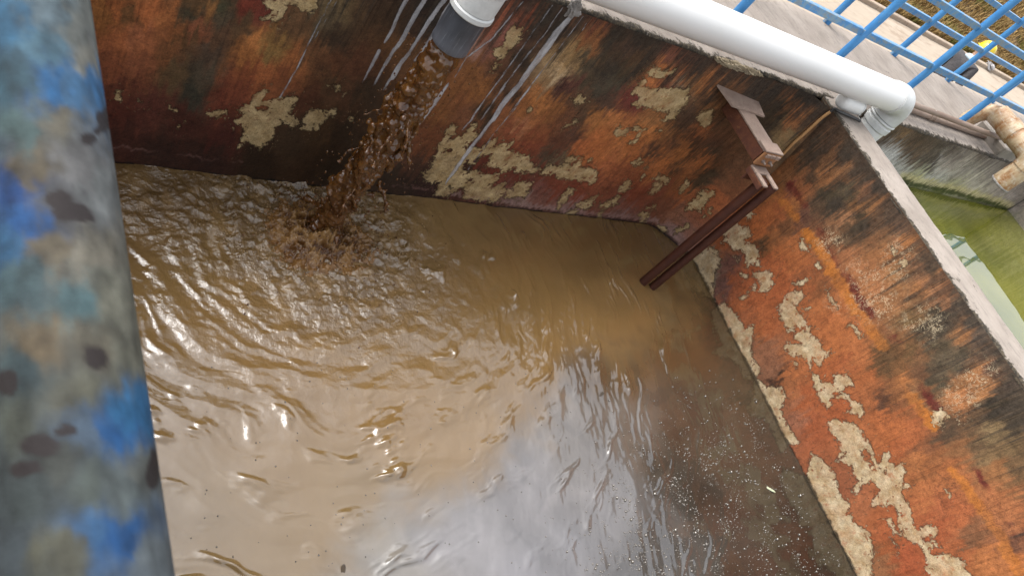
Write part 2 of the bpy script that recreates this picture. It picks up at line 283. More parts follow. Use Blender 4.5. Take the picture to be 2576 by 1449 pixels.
STB = [('e',1000,150,(80,58,40)),('e',900,250,(120,72,36)),('e',1100,120,(75,58,42)),('e',1280,100,(120,75,42)),('e',1380,150,(70,55,40)),('e',1500,200,(90,65,45)),('e',1200,330,(150,92,48)),('e',1350,280,(150,95,52)),('e',1100,320,(85,62,44)),('e',1000,430,(135,75,38)),('e',870,400,(130,80,42)),('e',800,450,(150,85,35)),('e',920,480,(125,65,50)),('e',1250,480,(75,64,46)),('e',1400,450,(80,68,50)),('e',1150,560,(90,68,50)),('e',1000,680,(105,68,55)),('e',1300,580,(62,54,44)),('e',1580,450,(130,82,52)),('e',1500,560,(140,88,45)),('e',1620,330,(80,62,46)),('e',1700,430,(70,54,42)),('e',1620,600,(140,88,48)),('e',1750,650,(110,78,55)),('e',1850,750,(115,80,58)),('e',1780,850,(135,90,55)),('e',1900,900,(165,98,45)),('e',1500,770,(70,58,42)),('e',1400,850,(95,70,48)),('e',1600,870,(125,80,48)),('e',1350,720,(150,98,62)),('e',1750,1000,(165,98,48)),('e',1500,1100,(165,98,55)),('e',1600,1000,(150,92,50)),('e',1380,1000,(150,88,50)),('e',1850,1200,(150,98,55)),('e',1950,1150,(135,92,60)),('e',1600,1300,(165,100,58)),('e',1800,1350,(140,88,50)),('e',1950,1400,(120,80,50)),('e',950,560,(165,95,42)),('e',850,560,(165,88,35)),('e',720,680,(175,88,32)),('e',650,800,(175,85,28)),('e',800,640,(165,80,35)),('e',830,800,(115,70,42)),('e',900,720,(130,80,45)),('e',760,900,(140,80,38)),('e',950,880,(165,88,38)),('e',850,1000,(175,88,32)),('e',800,1150,(172,80,30)),('e',650,1030,(165,75,28)),('e',950,1070,(172,88,35)),('e',1000,1200,(145,75,38)),('e',1100,1280,(165,80,32)),('e',850,1300,(165,75,28)),('e',500,1200,(160,72,28)),('e',450,1300,(150,72,38)),('e',380,1100,(115,72,62)),('e',360,1290,(112,75,68)),('e',220,1030,(140,125,100)),('e',180,1180,(125,112,95)),('e',650,960,(80,58,36)),('e',300,900,(150,72,30)),('e',150,1000,(130,112,90)),
('f',200,250,(175,85,35)),('f',350,230,(172,80,30)),('f',250,350,(165,85,45)),('f',420,430,(168,80,32)),('f',350,480,(175,92,42)),('f',420,700,(150,92,62)),('f',350,620,(155,95,65)),('f',450,860,(145,92,65)),('f',510,910,(60,40,30)),('f',650,800,(175,92,40)),('f',620,1000,(160,88,45)),('f',680,1250,(150,88,62)),('f',650,1130,(155,88,55)),('f',750,1050,(165,75,28)),('f',800,1300,(160,72,30)),('f',900,300,(175,92,38)),('f',1000,430,(178,92,36)),('f',900,450,(172,88,36)),('f',850,130,(130,75,40)),('f',1000,650,(175,90,34)),('f',1080,750,(165,80,34)),('f',1100,560,(170,88,36)),('f',950,820,(165,78,28)),('f',1200,700,(170,90,40)),('f',1250,900,(168,85,34)),('f',1300,1000,(150,80,38)),('f',1430,1050,(95,60,42)),('f',1400,1200,(172,85,32)),('f',1500,1350,(170,85,32)),('f',1000,1150,(160,72,26)),('f',1650,1300,(172,85,35)),('f',1450,760,(90,65,40)),('f',1400,700,(100,70,42)),('f',1650,650,(110,80,48)),('f',1600,550,(130,82,45)),('f',1650,400,(130,98,60)),('f',1720,500,(75,66,48)),('f',1550,780,(115,75,42)),('f',1300,130,(165,100,55)),('f',1500,230,(165,105,60)),('f',1700,900,(105,68,45)),
('g',350,150,(165,85,38)),('g',480,190,(90,58,42)),('g',520,130,(140,82,42)),('g',600,60,(165,95,42)),('g',830,60,(80,70,52)),('g',720,100,(130,85,50)),('g',1000,160,(175,105,55)),('g',1200,100,(185,115,60)),('g',1050,60,(150,95,52)),('g',1350,60,(95,75,58)),('g',1250,250,(70,60,45)),('g',1400,180,(95,78,60)),('g',1150,330,(95,70,48)),('g',950,420,(85,65,48)),('g',1000,520,(135,85,48)),('g',1250,420,(130,105,70)),('g',1400,330,(75,62,46)),('g',1250,560,(130,100,65)),('g',1400,500,(110,85,55)),('g',1420,650,(115,85,55)),('g',1200,500,(105,80,55)),('g',1300,680,(145,90,48)),('g',550,350,(172,85,32)),('g',600,500,(165,78,30)),('g',780,540,(125,72,42)),('g',850,620,(150,85,42)),('g',700,650,(165,92,42)),('g',950,700,(160,85,38)),('g',1400,1000,(165,92,48)),('g',1300,900,(170,95,48)),('g',750,850,(172,92,42)),('g',900,950,(160,78,38)),('g',850,1100,(160,70,28)),('g',1000,1000,(170,82,35)),('g',1100,1150,(130,82,52)),('g',1000,1300,(168,82,36)),('g',1200,1350,(172,95,42)),('g',1400,1200,(115,70,50)),('g',1450,1350,(175,95,40)),('g',650,1300,(158,65,25)),('g',500,1250,(150,72,28)),('g',480,1100,(165,75,30)),('g',400,1050,(168,82,35)),('g',300,1000,(165,88,48)),('g',450,1350,(140,85,50)),('g',200,780,(150,78,45)),
('m',400,200,(140,88,52)),('m',330,400,(165,110,72)),('m',200,350,(175,108,55)),('m',450,350,(150,92,55)),('m',250,100,(105,78,55)),('m',640,450,(95,78,62)),('m',700,650,(90,76,62)),('m',850,750,(92,78,66)),('m',750,900,(95,80,68)),('m',350,620,(78,66,50)),('m',300,850,(95,80,62)),('m',650,850,(165,105,58)),('m',600,1100,(95,82,62)),('m',350,950,(85,72,52)),('m',400,1150,(100,86,66)),('m',780,1200,(170,108,60)),('m',1000,1100,(85,70,56)),('m',900,1180,(120,80,58)),('m',1150,1350,(95,75,62)),('m',300,1250,(78,64,48)),('m',150,1000,(120,78,48)),('m',100,800,(130,85,52))]
STG = [('k',400,220,(90,65,45)),('k',500,200,(115,85,55)),('k',600,260,(95,70,50)),('k',550,330,(80,62,50)),('k',700,260,(85,72,60)),('k',650,400,(65,55,48)),('k',420,320,(170,170,168)),('k',480,440,(155,155,148)),('k',800,330,(130,120,112)),('k',750,400,(150,142,132)),('k',900,420,(155,148,138)),('k',700,480,(165,165,155)),('k',900,560,(175,168,150)),('k',600,510,(170,170,140)),('k',1000,400,(140,130,122)),('k',1050,600,(150,140,130)),('k',1100,600,(140,130,125)),('k',1000,330,(105,92,85)),('k',540,520,(150,150,110)),('k',700,565,(95,100,42)),('k',900,615,(85,90,40)),('k',1050,650,(75,80,36)),('k',560,545,(100,105,45)),('k',800,575,(150,148,110)),('k',1180,560,(125,115,108)),('k',1150,450,(95,80,72))]
# ---------------------------------------------------------------- flaked patches of bare render
PLA = [('a',[(1250,900),(1300,860),(1345,870),(1360,800),(1420,760),(1450,735),(1490,750),(1460,790),(1450,830),(1560,815),(1640,800),(1735,800),(1715,850),(1680,900),(1660,950),(1740,970),(1745,1000),(1680,1060),(1660,1010),(1610,990),(1560,1040),(1530,1120),(1490,1170),(1430,1215),(1380,1180),(1300,1160),(1240,1220),(1290,1080),(1280,1030),(1210,985),(1290,940)]),('a',[(1770,1010),(1820,910),(1880,900),(1940,910),(2040,890),(2050,930),(1960,970),(1930,1010),(1900,1050),(1800,1070),(1760,1050)]),('a',[(990,935),(1080,905),(1140,905),(1150,930),(1090,960),(1010,955)]),('a',[(250,745),(290,745),(285,820),(255,830)]),('a',[(425,820),(470,825),(465,840),(430,838)]),('a',[(665,870),(745,900),(720,905),(672,890)]),('a',[(735,1025),(768,1035),(745,1058)]),('a',[(1450,20),(1500,0),(1900,-40),(1880,80),(1820,110),(1760,90),(1720,40),(1650,60),(1600,160),(1560,180),(1440,160),(1500,110),(1540,90),(1490,60)]),
('b',[(920,480),(1000,420),(1050,440),(1030,520),(960,550),(1010,590),(1050,570),(1100,540),(1150,480),(1200,420),(1250,420),(1260,540),(1180,600),(1130,640),(1200,660),(1300,680),(1360,620),(1460,570),(1460,610),(1440,650),(1500,620),(1560,610),(1590,640),(1650,580),(1650,600),(1580,690),(1700,710),(1720,750),(1820,740),(1790,800),(1830,880),(1940,900),(1860,940),(1740,880),(1690,930),(1620,890),(1540,930),(1490,880),(1400,860),(1320,870),(1400,800),(1390,740),(1300,750),(1230,800),(1240,840),(1200,830),(1130,830),(1110,890),(1130,920),(1290,910),(1340,950),(1490,940),(1480,1010),(1390,1060),(1440,1090),(1540,1030),(1570,1050),(1540,1100),(1640,1110),(1700,1030),(1850,1030),(1810,1110),(1760,1180),(1640,1190),(1560,1200),(1540,1170),(1440,1240),(1340,1230),(1200,1210),(1100,1190),(1150,1130),(1130,1100),(1080,1090),(990,1150),(960,1190),(800,1170),(850,1100),(850,1030),(780,1050),(700,1000),(680,930),(770,890),(790,800),(840,720),(850,650),(880,600),(930,540)]),
('d',[(0,150),(60,170),(90,210),(190,190),(190,260),(230,330),(300,340),(330,350),(300,410),(380,400),(480,380),(460,440),(560,450),(640,460),(680,440),(720,490),(800,470),(830,510),(880,490),(910,410),(890,360),(800,330),(740,340),(720,310),(760,220),(640,200),(560,250),(540,310),(410,310),(420,270),(360,330),(320,370),(200,370),(110,390),(30,350),(0,330)]),('d',[(20,510),(110,480),(220,485),(180,580),(130,640),(0,640),(0,600)]),('d',[(560,590),(600,550),(655,560),(640,610),(590,640),(580,690),(520,720),(500,770),(470,760),(490,690),(520,640)]),('d',[(680,720),(800,680),(920,615),(900,650),(840,740),(780,770),(700,750)]),('d',[(600,790),(680,760),(700,830),(580,820)]),('d',[(940,720),(1080,660),(1140,620),(1120,710),(1040,730),(960,790),(940,760)]),('d',[(1130,590),(1140,550),(1180,500),(1240,460),(1270,490),(1250,540),(1190,590)]),('d',[(1410,760),(1520,725),(1525,765),(1450,770)]),('d',[(1340,830),(1400,790),(1455,820),(1410,900),(1360,910),(1370,850)]),('d',[(1450,610),(1500,520),(1520,480),(1600,500),(1540,580),(1490,610)]),('d',[(1270,290),(1330,250),(1380,200),(1360,260),(1390,280),(1320,320)]),('d',[(1840,780),(1870,720),(1960,640),(2020,560),(2150,580),(2140,640),(2060,700),(2010,810),(1950,770),(1880,780)]),('d',[(1720,990),(1870,930),(1880,970),(1720,1040)]),('d',[(1540,950),(1620,960),(1660,1010),(1600,1010)]),('d',[(920,810),(960,800),(940,860),(915,860)]),('d',[(1500,450),(1560,410),(1680,440),(1640,510),(1560,470)]),('d',[(1770,560),(1850,470),(1890,480),(1870,540),(1780,620)]),('d',[(805,260),(845,220),(840,260),(815,275)]),('d',[(1410,350),(1450,310),(1440,335)]),('d',[(1350,455),(1410,405),(1400,430),(1365,458)]),('d',[(2090,760),(2125,745),(2100,820),(2030,860),(2085,800)]),
('c',[(620,890),(680,850),(740,815),(740,860),(790,850),(750,900),(690,920)]),('c',[(620,1150),(640,1100),(680,1085),(690,1110),(640,1150)]),('c',[(540,1170),(600,1140),(570,1170)]),('c',[(1080,1220),(1140,1150),(1170,1190),(1240,1170),(1230,1230),(1180,1260),(1110,1270)]),('c',[(1270,1200),(1330,1160),(1360,1190),(1420,1190),(1370,1250),(1310,1340),(1230,1350),(1320,1290),(1330,1230)]),('c',[(1530,1205),(1590,1205),(1580,1220)]),('c',[(1310,760),(1400,660),(1420,700),(1400,740),(1500,770),(1620,760),(1750,770),(1880,760),(1870,850),(1840,930),(1760,1010),(1720,1090),(1600,1100),(1680,1010),(1560,1000),(1440,960),(1340,960),(1260,940),(1380,840),(1270,830)]),('c',[(1410,600),(1510,530),(1590,580),(1740,560),(1700,620),(1560,650),(1470,640)]),('c',[(1950,1080),(2030,1000),(2130,990),(2120,1100),(2060,1180),(2000,1140)]),('c',[(160,1010),(200,950),(210,985),(170,1020)]),
('i',[(1230,620),(1330,540),(1380,480),(1390,400),(1490,310),(1510,340),(1580,350),(1560,430),(1550,500),(1470,560),(1400,620),(1350,730),(1290,710),(1220,660)]),('i',[(1210,825),(1240,740),(1290,790),(1260,850)]),('h',[(190,260),(230,240),(240,290),(210,290)]),('h',[(295,480),(330,465),(310,500)])]
HLA = [('a',[(1380,880),(1440,860),(1500,880),(1470,910),(1400,900)]),('b',[(890,690),(980,670),(1000,700),(960,720),(900,710)]),('b',[(1150,1000),(1220,980),(1200,1030),(1160,1030)]),('b',[(940,1090),(1020,1080),(1000,1100)]),('d',[(600,290),(700,240),(720,260),(640,310)]),('a',[(1640,40),(1720,40),(1740,90),(1660,110)])]
PLB = [('e',[(310,800),(350,720),(460,700),(500,760),(560,760),(570,820),(580,850),(520,880),(600,920),(640,960),(650,1020),(655,1110),(610,1080),(530,1115),(540,1050),(500,960),(440,970),(380,900),(330,900),(360,850)]),('e',[(510,650),(570,580),(610,600),(600,660),(560,710)]),('e',[(590,1150),(660,1150),(740,1140),(755,1230),(770,1260),(720,1310),(650,1320),(660,1240),(600,1190)]),('e',[(440,1020),(490,1030),(470,1060)]),('e',[(470,1160),(500,1150),(490,1180)]),('e',[(510,1190),(560,1180),(540,1210)]),('e',[(1000,920),(1010,860),(1050,930),(1085,930),(1070,970),(1010,960)]),('e',[(860,1400),(880,1330),(1010,1310),(1030,1340),(960,1400),(880,1449),(830,1449)]),('e',[(1120,1080),(1150,1070),(1170,1110),(1150,1130)]),('e',[(480,1380),(560,1320),(550,1360),(510,1390)]),('e',[(1770,990),(1780,940),(1820,980),(1800,1010)]),('e',[(1840,1060),(1880,1040),(1930,1090),(1880,1110)]),
('f',[(310,0),(460,0),(470,60),(480,100),(400,150),(350,165),(370,100),(350,40)]),('f',[(580,190),(640,160),(720,150),(740,190),(680,280),(640,250),(700,330),(760,400),(760,440),(820,460),(780,500),(700,500),(760,490),(850,550),(890,590),(900,650),(960,650),(955,700),(900,730),(880,800),(840,760),(800,740),(800,810),(770,770),(730,700),(640,700),(570,650),(590,590),(640,600),(720,600),(690,570),(660,540),(680,500),(600,490),(560,410),(520,320),(540,260),(590,270)]),('f',[(805,840),(855,860),(890,930),(990,930),(1000,870),(1090,850),(1150,920),(1160,950),(1080,980),(1000,1030),(970,1070),(985,1120),(940,1140),(880,1080),(850,1010),(830,950)]),('f',[(1000,1060),(1100,1020),(1150,1080),(1240,1120),(1250,1180),(1220,1235),(1170,1190),(1100,1180),(1150,1150),(1110,1060)]),('f',[(720,300),(790,300),(740,320)]),('f',[(650,760),(680,755),(670,810)]),('f',[(1115,440),(1160,420),(1200,470),(1250,540),(1210,560),(1170,480)]),('f',[(650,90),(690,70),(800,40),(720,105)]),('f',[(220,30),(265,20),(250,50)]),('f',[(310,100),(330,95),(330,150),(305,140)]),('f',[(930,140),(990,220),(1020,310),(960,230)]),
('g',[(65,340),(110,315),(250,350),(310,390),(330,450),(380,520),(400,600),(430,650),(460,580),(500,550),(525,580),(500,620),(560,650),(600,630),(630,700),(590,780),(680,790),(660,810),(590,820),(590,870),(640,920),(680,1060),(720,1130),(770,1070),(850,1100),(850,1140),(820,1180),(880,1240),(820,1230),(800,1290),(860,1300),(950,1290),(1050,1350),(1060,1400),(1110,1449),(1150,1520),(830,1520),(770,1370),(770,1290),(730,1230),(650,1180),(590,1150),(600,1130),(570,1080),(580,990),(530,930),(490,940),(370,940),(390,890),(440,830),(390,760),(320,780),(270,850),(220,830),(280,760),(250,700),(240,650),(130,620),(150,560),(150,480),(80,400)]),('g',[(480,1025),(520,1030),(560,1130),(600,1150),(540,1140)]),('g',[(510,1170),(550,1200),(570,1245)]),('g',[(910,820),(950,850),(945,890)]),('g',[(810,270),(880,240),(950,290),(900,350),(830,370)]),
('f',[(60,250),(180,370),(240,470),(310,440),(310,560),(290,620),(300,720),(360,800),(370,850),(340,890),(420,960),(550,970),(590,1060),(540,1150),(560,1220),(640,1350),(700,1449),(500,1449),(300,1100),(150,700),(-100,300)]),('g',[(-60,560),(0,590),(110,700),(140,800),(160,880),(220,900),(210,990),(270,1080),(360,1130),(390,1250),(380,1400),(420,1550),(200,1550),(0,1100),(-100,850)]),('e',[(40,1040),(100,960),(200,920),(300,980),(320,1080),(270,1160),(260,1300),(280,1449),(200,1449)])]
HLB = [('f',[(650,470),(740,455),(760,480),(670,490)]),('g',[(150,580),(200,540),(190,590),(155,600)]),('g',[(300,550),(340,510),(370,560),(410,670),(350,620)]),('g',[(460,690),(490,680),(480,720)]),('g',[(750,1180),(810,1150),(810,1200),(760,1200)]),('g',[(120,740),(170,700),(240,705),(265,760),(250,810),(190,890),(150,860)])]
# ---------------------------------------------------------------- lime drips
DRA = [('i',[(2200,170),(1990,400),(1840,620),(1700,800),(1540,1030),(1340,1260),(1220,1449)],[45,80,90,66,60,58,56]),('b',[(1690,20),(1540,180),(1480,290),(1300,530),(1190,670),(1060,850),(950,1000),(920,1060)],[56,46,40,28,42,34,26,8]),
('i',[(1940,70),(1730,350),(1560,600),(1350,900),(1150,1170),(960,1449)],[12,14,15,16]),('b',[(1450,10),(1260,270),(1200,370),(1100,480)],[12,14,22,10]),('i',[(2060,100),(1880,370),(1620,690),(1350,1050),(1080,1449)],[14,16,13]),('b',[(1560,10),(1300,370)],[11,10]),('i',[(2310,200),(2000,620),(1780,900),(1500,1270),(1370,1449)],[8,11,11]),('b',[(1830,10),(1650,260),(1430,530),(1280,740),(1160,900)],[10,11,7]),
('i',[(190,-40),(70,180),(0,350),(-90,520)],[50,46,30]),('i',[(410,-30),(250,230),(120,480),(0,640),(-60,760)],[60,58,50,20]),('i',[(650,-30),(450,250),(290,500),(160,720)],[60,50,34]),('i',[(770,-30),(620,180),(520,370),(400,570),(270,740)],[70,45,40,25]),('i',[(130,720),(60,850),(0,960)],[40,60,50]),
('h',[(510,0),(440,130),(390,230)],[26,20,8]),('h',[(610,0),(520,150),(470,250)],[26,22,8]),('h',[(720,20),(640,120),(540,280)],[28,28,10]),('h',[(650,240),(600,340),(560,420)],[24,34,14]),('h',[(1130,40),(1040,190)],[8,7]),('h',[(1000,230),(900,370),(800,500),(720,610)],[15,30,28,8]),
('a',[(2010,-10),(1860,280),(1740,540),(1590,800)],[12,13,11,16]),('a',[(2060,0),(1900,270),(1790,520)],[6,6,4]),('i',[(2350,280),(2290,390)],[8,8]),('i',[(1600,0),(1200,480),(900,700)],[14,20,14])]
# ================================================================ rusty tank walls
G_A, G_B, G_G = 1.55, 1.18, 1.75     # how bright the samples are taken as paint
def chamfer(x, z):
    c = .12+.16*np.clip(1-z/ZT, 0, 1.25); t = x-(XB-c); w = .03
    return np.where(t > .4, t, w*np.log1p(np.exp(np.clip(t/w, -40, 40))))
def faceA_y(x, z): return YA-chamfer(x, z)
def rust_material(name, pk1, pk2, lime, topdark):
    t = NT(name, .6, .22)
    base = t.attr('stain'); mk = t.sep(t.attr('mask')); P = t.tc.outputs['Object']
    n1 = t.noise(9, 7, .66); n2 = t.noise(38, 6, .7); n3 = t.noise(150, 4, .65)
    st = t.noise(1.0, 6, .68, t.map((58, 58, 2.1))); st2 = t.noise(1.0, 5, .7, t.map((150, 150, 7)))
    c = t.mix(t.ramp(n1, .3, .7, 0, .5), base, t.mix(1.0, base, (.55, .5, .5), 'MULTIPLY'))
    c = t.mix(t.ramp(n2, .52, .75, 0, .55), c, t.mix(1.0, c, (1.45, 1.32, 1.25), 'MULTIPLY'))
    c = t.mix(t.ramp(n2, .46, .30, 0, .6), c, t.mix(1.0, c, (.45, .42, .42), 'MULTIPLY'))
    def grey(fac, lo, hi, a, b): return t.mix(t.ramp(fac, lo, hi), (a, a, a), (b, b, b))
    c = t.mix(1.0, c, grey(t.noise(22, 7, .75), .3, .7, .68, 1.34), 'MULTIPLY'); c = t.mix(1.0, c, grey(t.noise(170, 5, .8, t.map((1, 1, .7))), .3, .7, .62, 1.42), 'MULTIPLY')
    # run marks down the wall
    z = t.node("ShaderNodeSeparateXYZ", 2, ins={0: P})
    up = t.math('MULTIPLY', t.ramp(z, .15, ZT, .12, 1.0), t.ramp(t.noise(2.6, 4, .6), .36, .6, .25, 1.0))
    c = t.mix(t.math('MULTIPLY', t.ramp(st, .50, .36, 0, .85), up), c, t.mix(1.0, c, (.22, .22, .24), 'MULTIPLY'))
    c = t.mix(t.math('MULTIPLY', t.ramp(st2, .56, .72, 0, .5), up), c, t.mix(1.0, c, (1.55, 1.45, 1.4), 'MULTIPLY'))
    run = t.ramp(t.noise(1.0, 6, .72, t.map((17, 17, .35))), .40, .70, .03, .62)
    top = t.ramp(t.math('ADD', z, t.math('ADD', run, t.ramp(st, .35, .65, -.10, .10))), ZT-.04, ZT+.14)
    top = t.math('MULTIPLY', t.math('MULTIPLY', top, t.ramp(st2, .30, .60, .55, 1.0)), topdark)
    c = t.mix(top, c, t.mix(t.ramp(n2, .35, .7), (.016, .013, .010), (.075, .06, .045)))
    c = t.mix(t.ramp(n3, .62, .75, 0, .4), c, t.mix(1.0, c, (1.7, 1.6, 1.5), 'MULTIPLY'))
    # thin pale nets where the skin of rust has cracked
    sq = t.math('ABSOLUTE', t.math('SUBTRACT', t.noise(30, 5, .62, None, 0, 1.2), .5))
    net = t.math('MULTIPLY', t.ramp(sq, .026, .008), t.math('MULTIPLY', t.ramp(mk[2], .1, .7), t.ramp(t.noise(13, 5, .65), .47, .56)))
    net = t.math('MAXIMUM', net, t.math('MULTIPLY', t.ramp(t.noise(48, 6, .72), .60, .64), t.ramp(mk[2], .3, .9, 0, .85)))
    c = t.mix(t.math('MULTIPLY', net, .8), c, pk2)
    crack = t.ramp(t.node("ShaderNodeTexVoronoi", 0, feature='DISTANCE_TO_EDGE', ins={'Vector': t.node("ShaderNodeVectorMath", operation='ADD', ins={0: P, 1: t.node("ShaderNodeVectorMath", operation='SCALE', ins={0: t.noise(9, 5, .7, None, 1), 'Scale': .22})}), 'Scale': 9.0}), .022, .004)
    crack = t.math('MULTIPLY', crack, t.ramp(t.noise(3.1, 4, .6), .5, .62, 0, .7))
    c = t.mix(crack, c, t.mix(1.0, c, (.25, .22, .2), 'MULTIPLY'))
    # flaked patches
    pe = t.math('ADD', t.math('MULTIPLY', mk[0], 40.0), t.math('MULTIPLY', t.math('SUBTRACT', t.noise(60, 7, .75), .5), 36.0))
    far = t.math('MULTIPLY', t.ramp(mk[0], -.75, -.1), t.ramp(t.noise(62, 6, .75, t.map((1, 1, .6))), .605, .63))
    pe = t.math('SUBTRACT', pe, t.ramp(t.noise(34, 5, .7), .57, .67, 0, 20))
    pf = t.math('MULTIPLY', t.math('MAXIMUM', t.ramp(pe, -1.3, 1.9), far), t.ramp(t.noise(9, 5, .7), .25, .6, .62, 1.0))
    pc = t.mix(t.ramp(t.noise(16, 5, .65), .35, .65), pk1, pk2); pc = t.mix(1.0, pc, grey(t.noise(190, 5, .85), .3, .7, .45, 1.45), 'MULTIPLY'); pc = t.mix(1.0, pc, grey(t.noise(28, 6, .7), .3, .7, .72, 1.25), 'MULTIPLY')
    pc = t.mix(t.ramp(t.noise(24, 4, .6), .57, .72, 0, .7), pc, base)
    c = t.mix(pf, c, pc)
    edge = t.math('MULTIPLY', t.ramp(pe, -2.6, -.4), t.ramp(pe, 1.2, -.2))
    c = t.mix(t.math('MULTIPLY', edge, .35), c, t.mix(1.0, c, (.35, .3, .28), 'MULTIPLY'))
    # lime
    li = t.math('ADD', t.math('MULTIPLY', mk[1], 20.0), t.math('MULTIPLY', t.math('SUBTRACT', t.noise(1.0, 6, .7, t.map((70, 70, 22))), .5), 7.5))
    lf = t.math('MULTIPLY', t.ramp(li, -.5, .9), t.ramp(t.noise(30, 5, .7, t.map((1, 1, .25))), .25, .6, .18, .9))
    c = t.mix(lf, c, t.mix(t.ramp(n3, .4, .7, 0, .6), lime, t.mix(1.0, lime, (.6, .6, .62), 'MULTIPLY')))
    wet_gap_shade = t.ramp(t.math('ADD', z, t.ramp(t.noise(24, 4, .6), .3, .7, -.012, .012)), .022, .008, 0, .85); c = t.mix(wet_gap_shade, c, (.012, .009, .007))  # black gap line at the waterline: shade painted over the wet edge
    t.color(c); t.rough(t.ramp(pf, 0, 1, .58, .9))
    h = t.math('ADD', t.math('MULTIPLY', pf, -1.0), t.math('MULTIPLY', lf, .8))
    b = t.bump(h, 1.0, .010); b = t.bump(t.math('ADD', n2, t.math('MULTIPLY', crack, -.8)), .45, .010, b); t.bump(n3, .30, .004, b)
    return t.m
def paint(V, samples, polys, holes, drips, me, gain, warp=10, extra=None, net=None):
    px, py = project(V); dn = np.array([-.6, .8])
    uv = V[:, 0]+V[:, 1]; z = V[:, 2]
    w1 = fbm(uv*6, z*6, 5, 3); w2 = fbm(uv*6+40, z*6, 5, 9); s1 = fbm(uv*30, z*1.1, 5, 21, .6)
    w5 = fbm(uv*24, z*17, 5, 25, .62); w6 = fbm(uv*24+50, z*17, 5, 28, .62); qx = px+warp*1.9*w1+26*w5+dn[0]*70*s1; qy = py+warp*1.9*w2+26*w6+dn[1]*70*s1
    col = shepard(qx, qy, samples)
    col[:, 1] += .135*(col[:, 0]-col[:, 1]); col[:, 2] += .082*(col[:, 0]-col[:, 2]); col *= gain
    if extra: col = extra(qx*.25+px*.75, qy*.25+py*.75, col, w1)
    pk = polyfield(px, py, polys); 
    if holes: pk = np.minimum(pk, -polyfield(px, py, holes))
    pk = pk+1.5+7*fbm(uv*24, z*24, 4, 31)
    li = linefield(px+1.5*w1, py, drips) if drips else np.full(px.shape, -40.)
    nb = np.zeros(px.shape)
    for c, x, y, r in net or []:
        X, Y = K(c, x, y); r = r/CROPS[c][2]*.86; nb = np.maximum(nb, np.exp(-((px-X)**2+(py-Y)**2)/(r*r)))
    attr(me, 'stain', np.clip(col, .001, .95))
    attr(me, 'mask', np.stack([np.clip(pk/40, -1, 1), np.clip(li/20, -1, 1), nb], 1))
def extraB(px, py, col, w):
    def over(lines, rgb, soft, amt):
        f = sstep(-soft, soft*.6, linefield(px, py, lines))*amt; nonlocal col
        col = col*(1-f[:, None])+lin(rgb)*G_B*f[:, None]
    n = sstep(-.35, .25, w)
    over([('e', [(850, 560), (960, 690)], [60]), ('e', [(1050, 820), (1150, 930), (1280, 1130), (1400, 1330)], [90, 80, 70]), ('f', [(950, -20), (1060, 130), (1180, 310), (1300, 470), (1420, 630)], [60, 75, 80]), ('g', [(660, 150), (790, 310), (830, 370)], [70]), ('g', [(960, 680), (1100, 850), (1250, 1090), (1330, 1170)], [40, 60, 70]), ('g', [(1330, 1230), (1460, 1440), (1560, 1600)], [80])], (190, 118, 52), 6, .85*(.45+.55*n))
    over([('e', [(915, 420), (1040, 580)], [60]), ('e', [(1165, 800), (1290, 1030), (1480, 1290)], [50, 45]), ('f', [(1080, 0), (1180, 150)], [60]), ('f', [(1205, 210), (1420, 480), (1560, 620)], [70, 55]), ('g', [(740, 90), (860, 240)], [60]), ('g', [(1120, 660), (1240, 860), (1390, 1130)], [35, 40])], (98, 40, 34), 5, n*.9)
    over([('e', [(1800, 870), (2029, 1240)], [60]), ('m', [(80, 60), (430, 500)], [120])], (160, 112, 78), 6, .55)
    return col
ma = rust_material('rust_stained_render', L(168, 142, 98), L(208, 184, 138), L(205, 205, 208), .92)
mb_ = rust_material('rust_stained_partition', L(186, 158, 116), L(224, 204, 168), L(205, 205, 208), .8)
mg_ = rust_material('grey_tank_render', L(120, 112, 102), L(170, 165, 152), L(215, 212, 210), .5)

def concrete(name, c1, c2, dark, edge=None):
    t = NT(name, .82, .3); v = t.map((1, .35, 1))
    c = t.mix(t.ramp(t.noise(3.5, 7, .65), .35, .65), c1, c2); c = t.mix(t.ramp(t.noise(22, 6, .7, v), .5, .72, 0, .5), c, dark)
    c = t.mix(t.ramp(t.noise(90, 5, .7), .58, .72, 0, .45), c, t.mix(1.0, c, (.5, .48, .46), 'MULTIPLY'))
    c = t.mix(t.ramp(t.noise(60, 5, .7, t.map((.5, 2, 1))), .6, .72, 0, .5), c, t.mix(1.0, c, (1.35, 1.33, 1.3), 'MULTIPLY'))
    c = t.mix(t.ramp(t.node("ShaderNodeTexVoronoi", 0, ins={'Scale': 11.0, 'Vector': t.tc.outputs['Object']}), .055, .035, 0, .8), c, (.03, .027, .024))
    if edge: c = t.mix(t.ramp(t.math('ADD', t.sep(t.attr('edge'))[0], t.ramp(t.noise(15, 8, .78), .3, .7, -.6, .6)), .38, .58), c, t.mix(t.ramp(t.noise(55, 5, .7), .4, .65), (.018, .015, .011), (.10, .078, .05)))
    t.color(c); b = t.bump(t.noise(14, 6, .65, v), .35, .02); t.bump(t.noise(120, 5, .7), .5, .004, b); return t.m
m_cop = concrete('weathered_concrete', (.27, .228, .192), (.37, .32, .275), (.13, .108, .09), edge=True)
m_conc = concrete('plain_concrete', (.24, .215, .185), (.32, .28, .24), (.12, .105, .09))

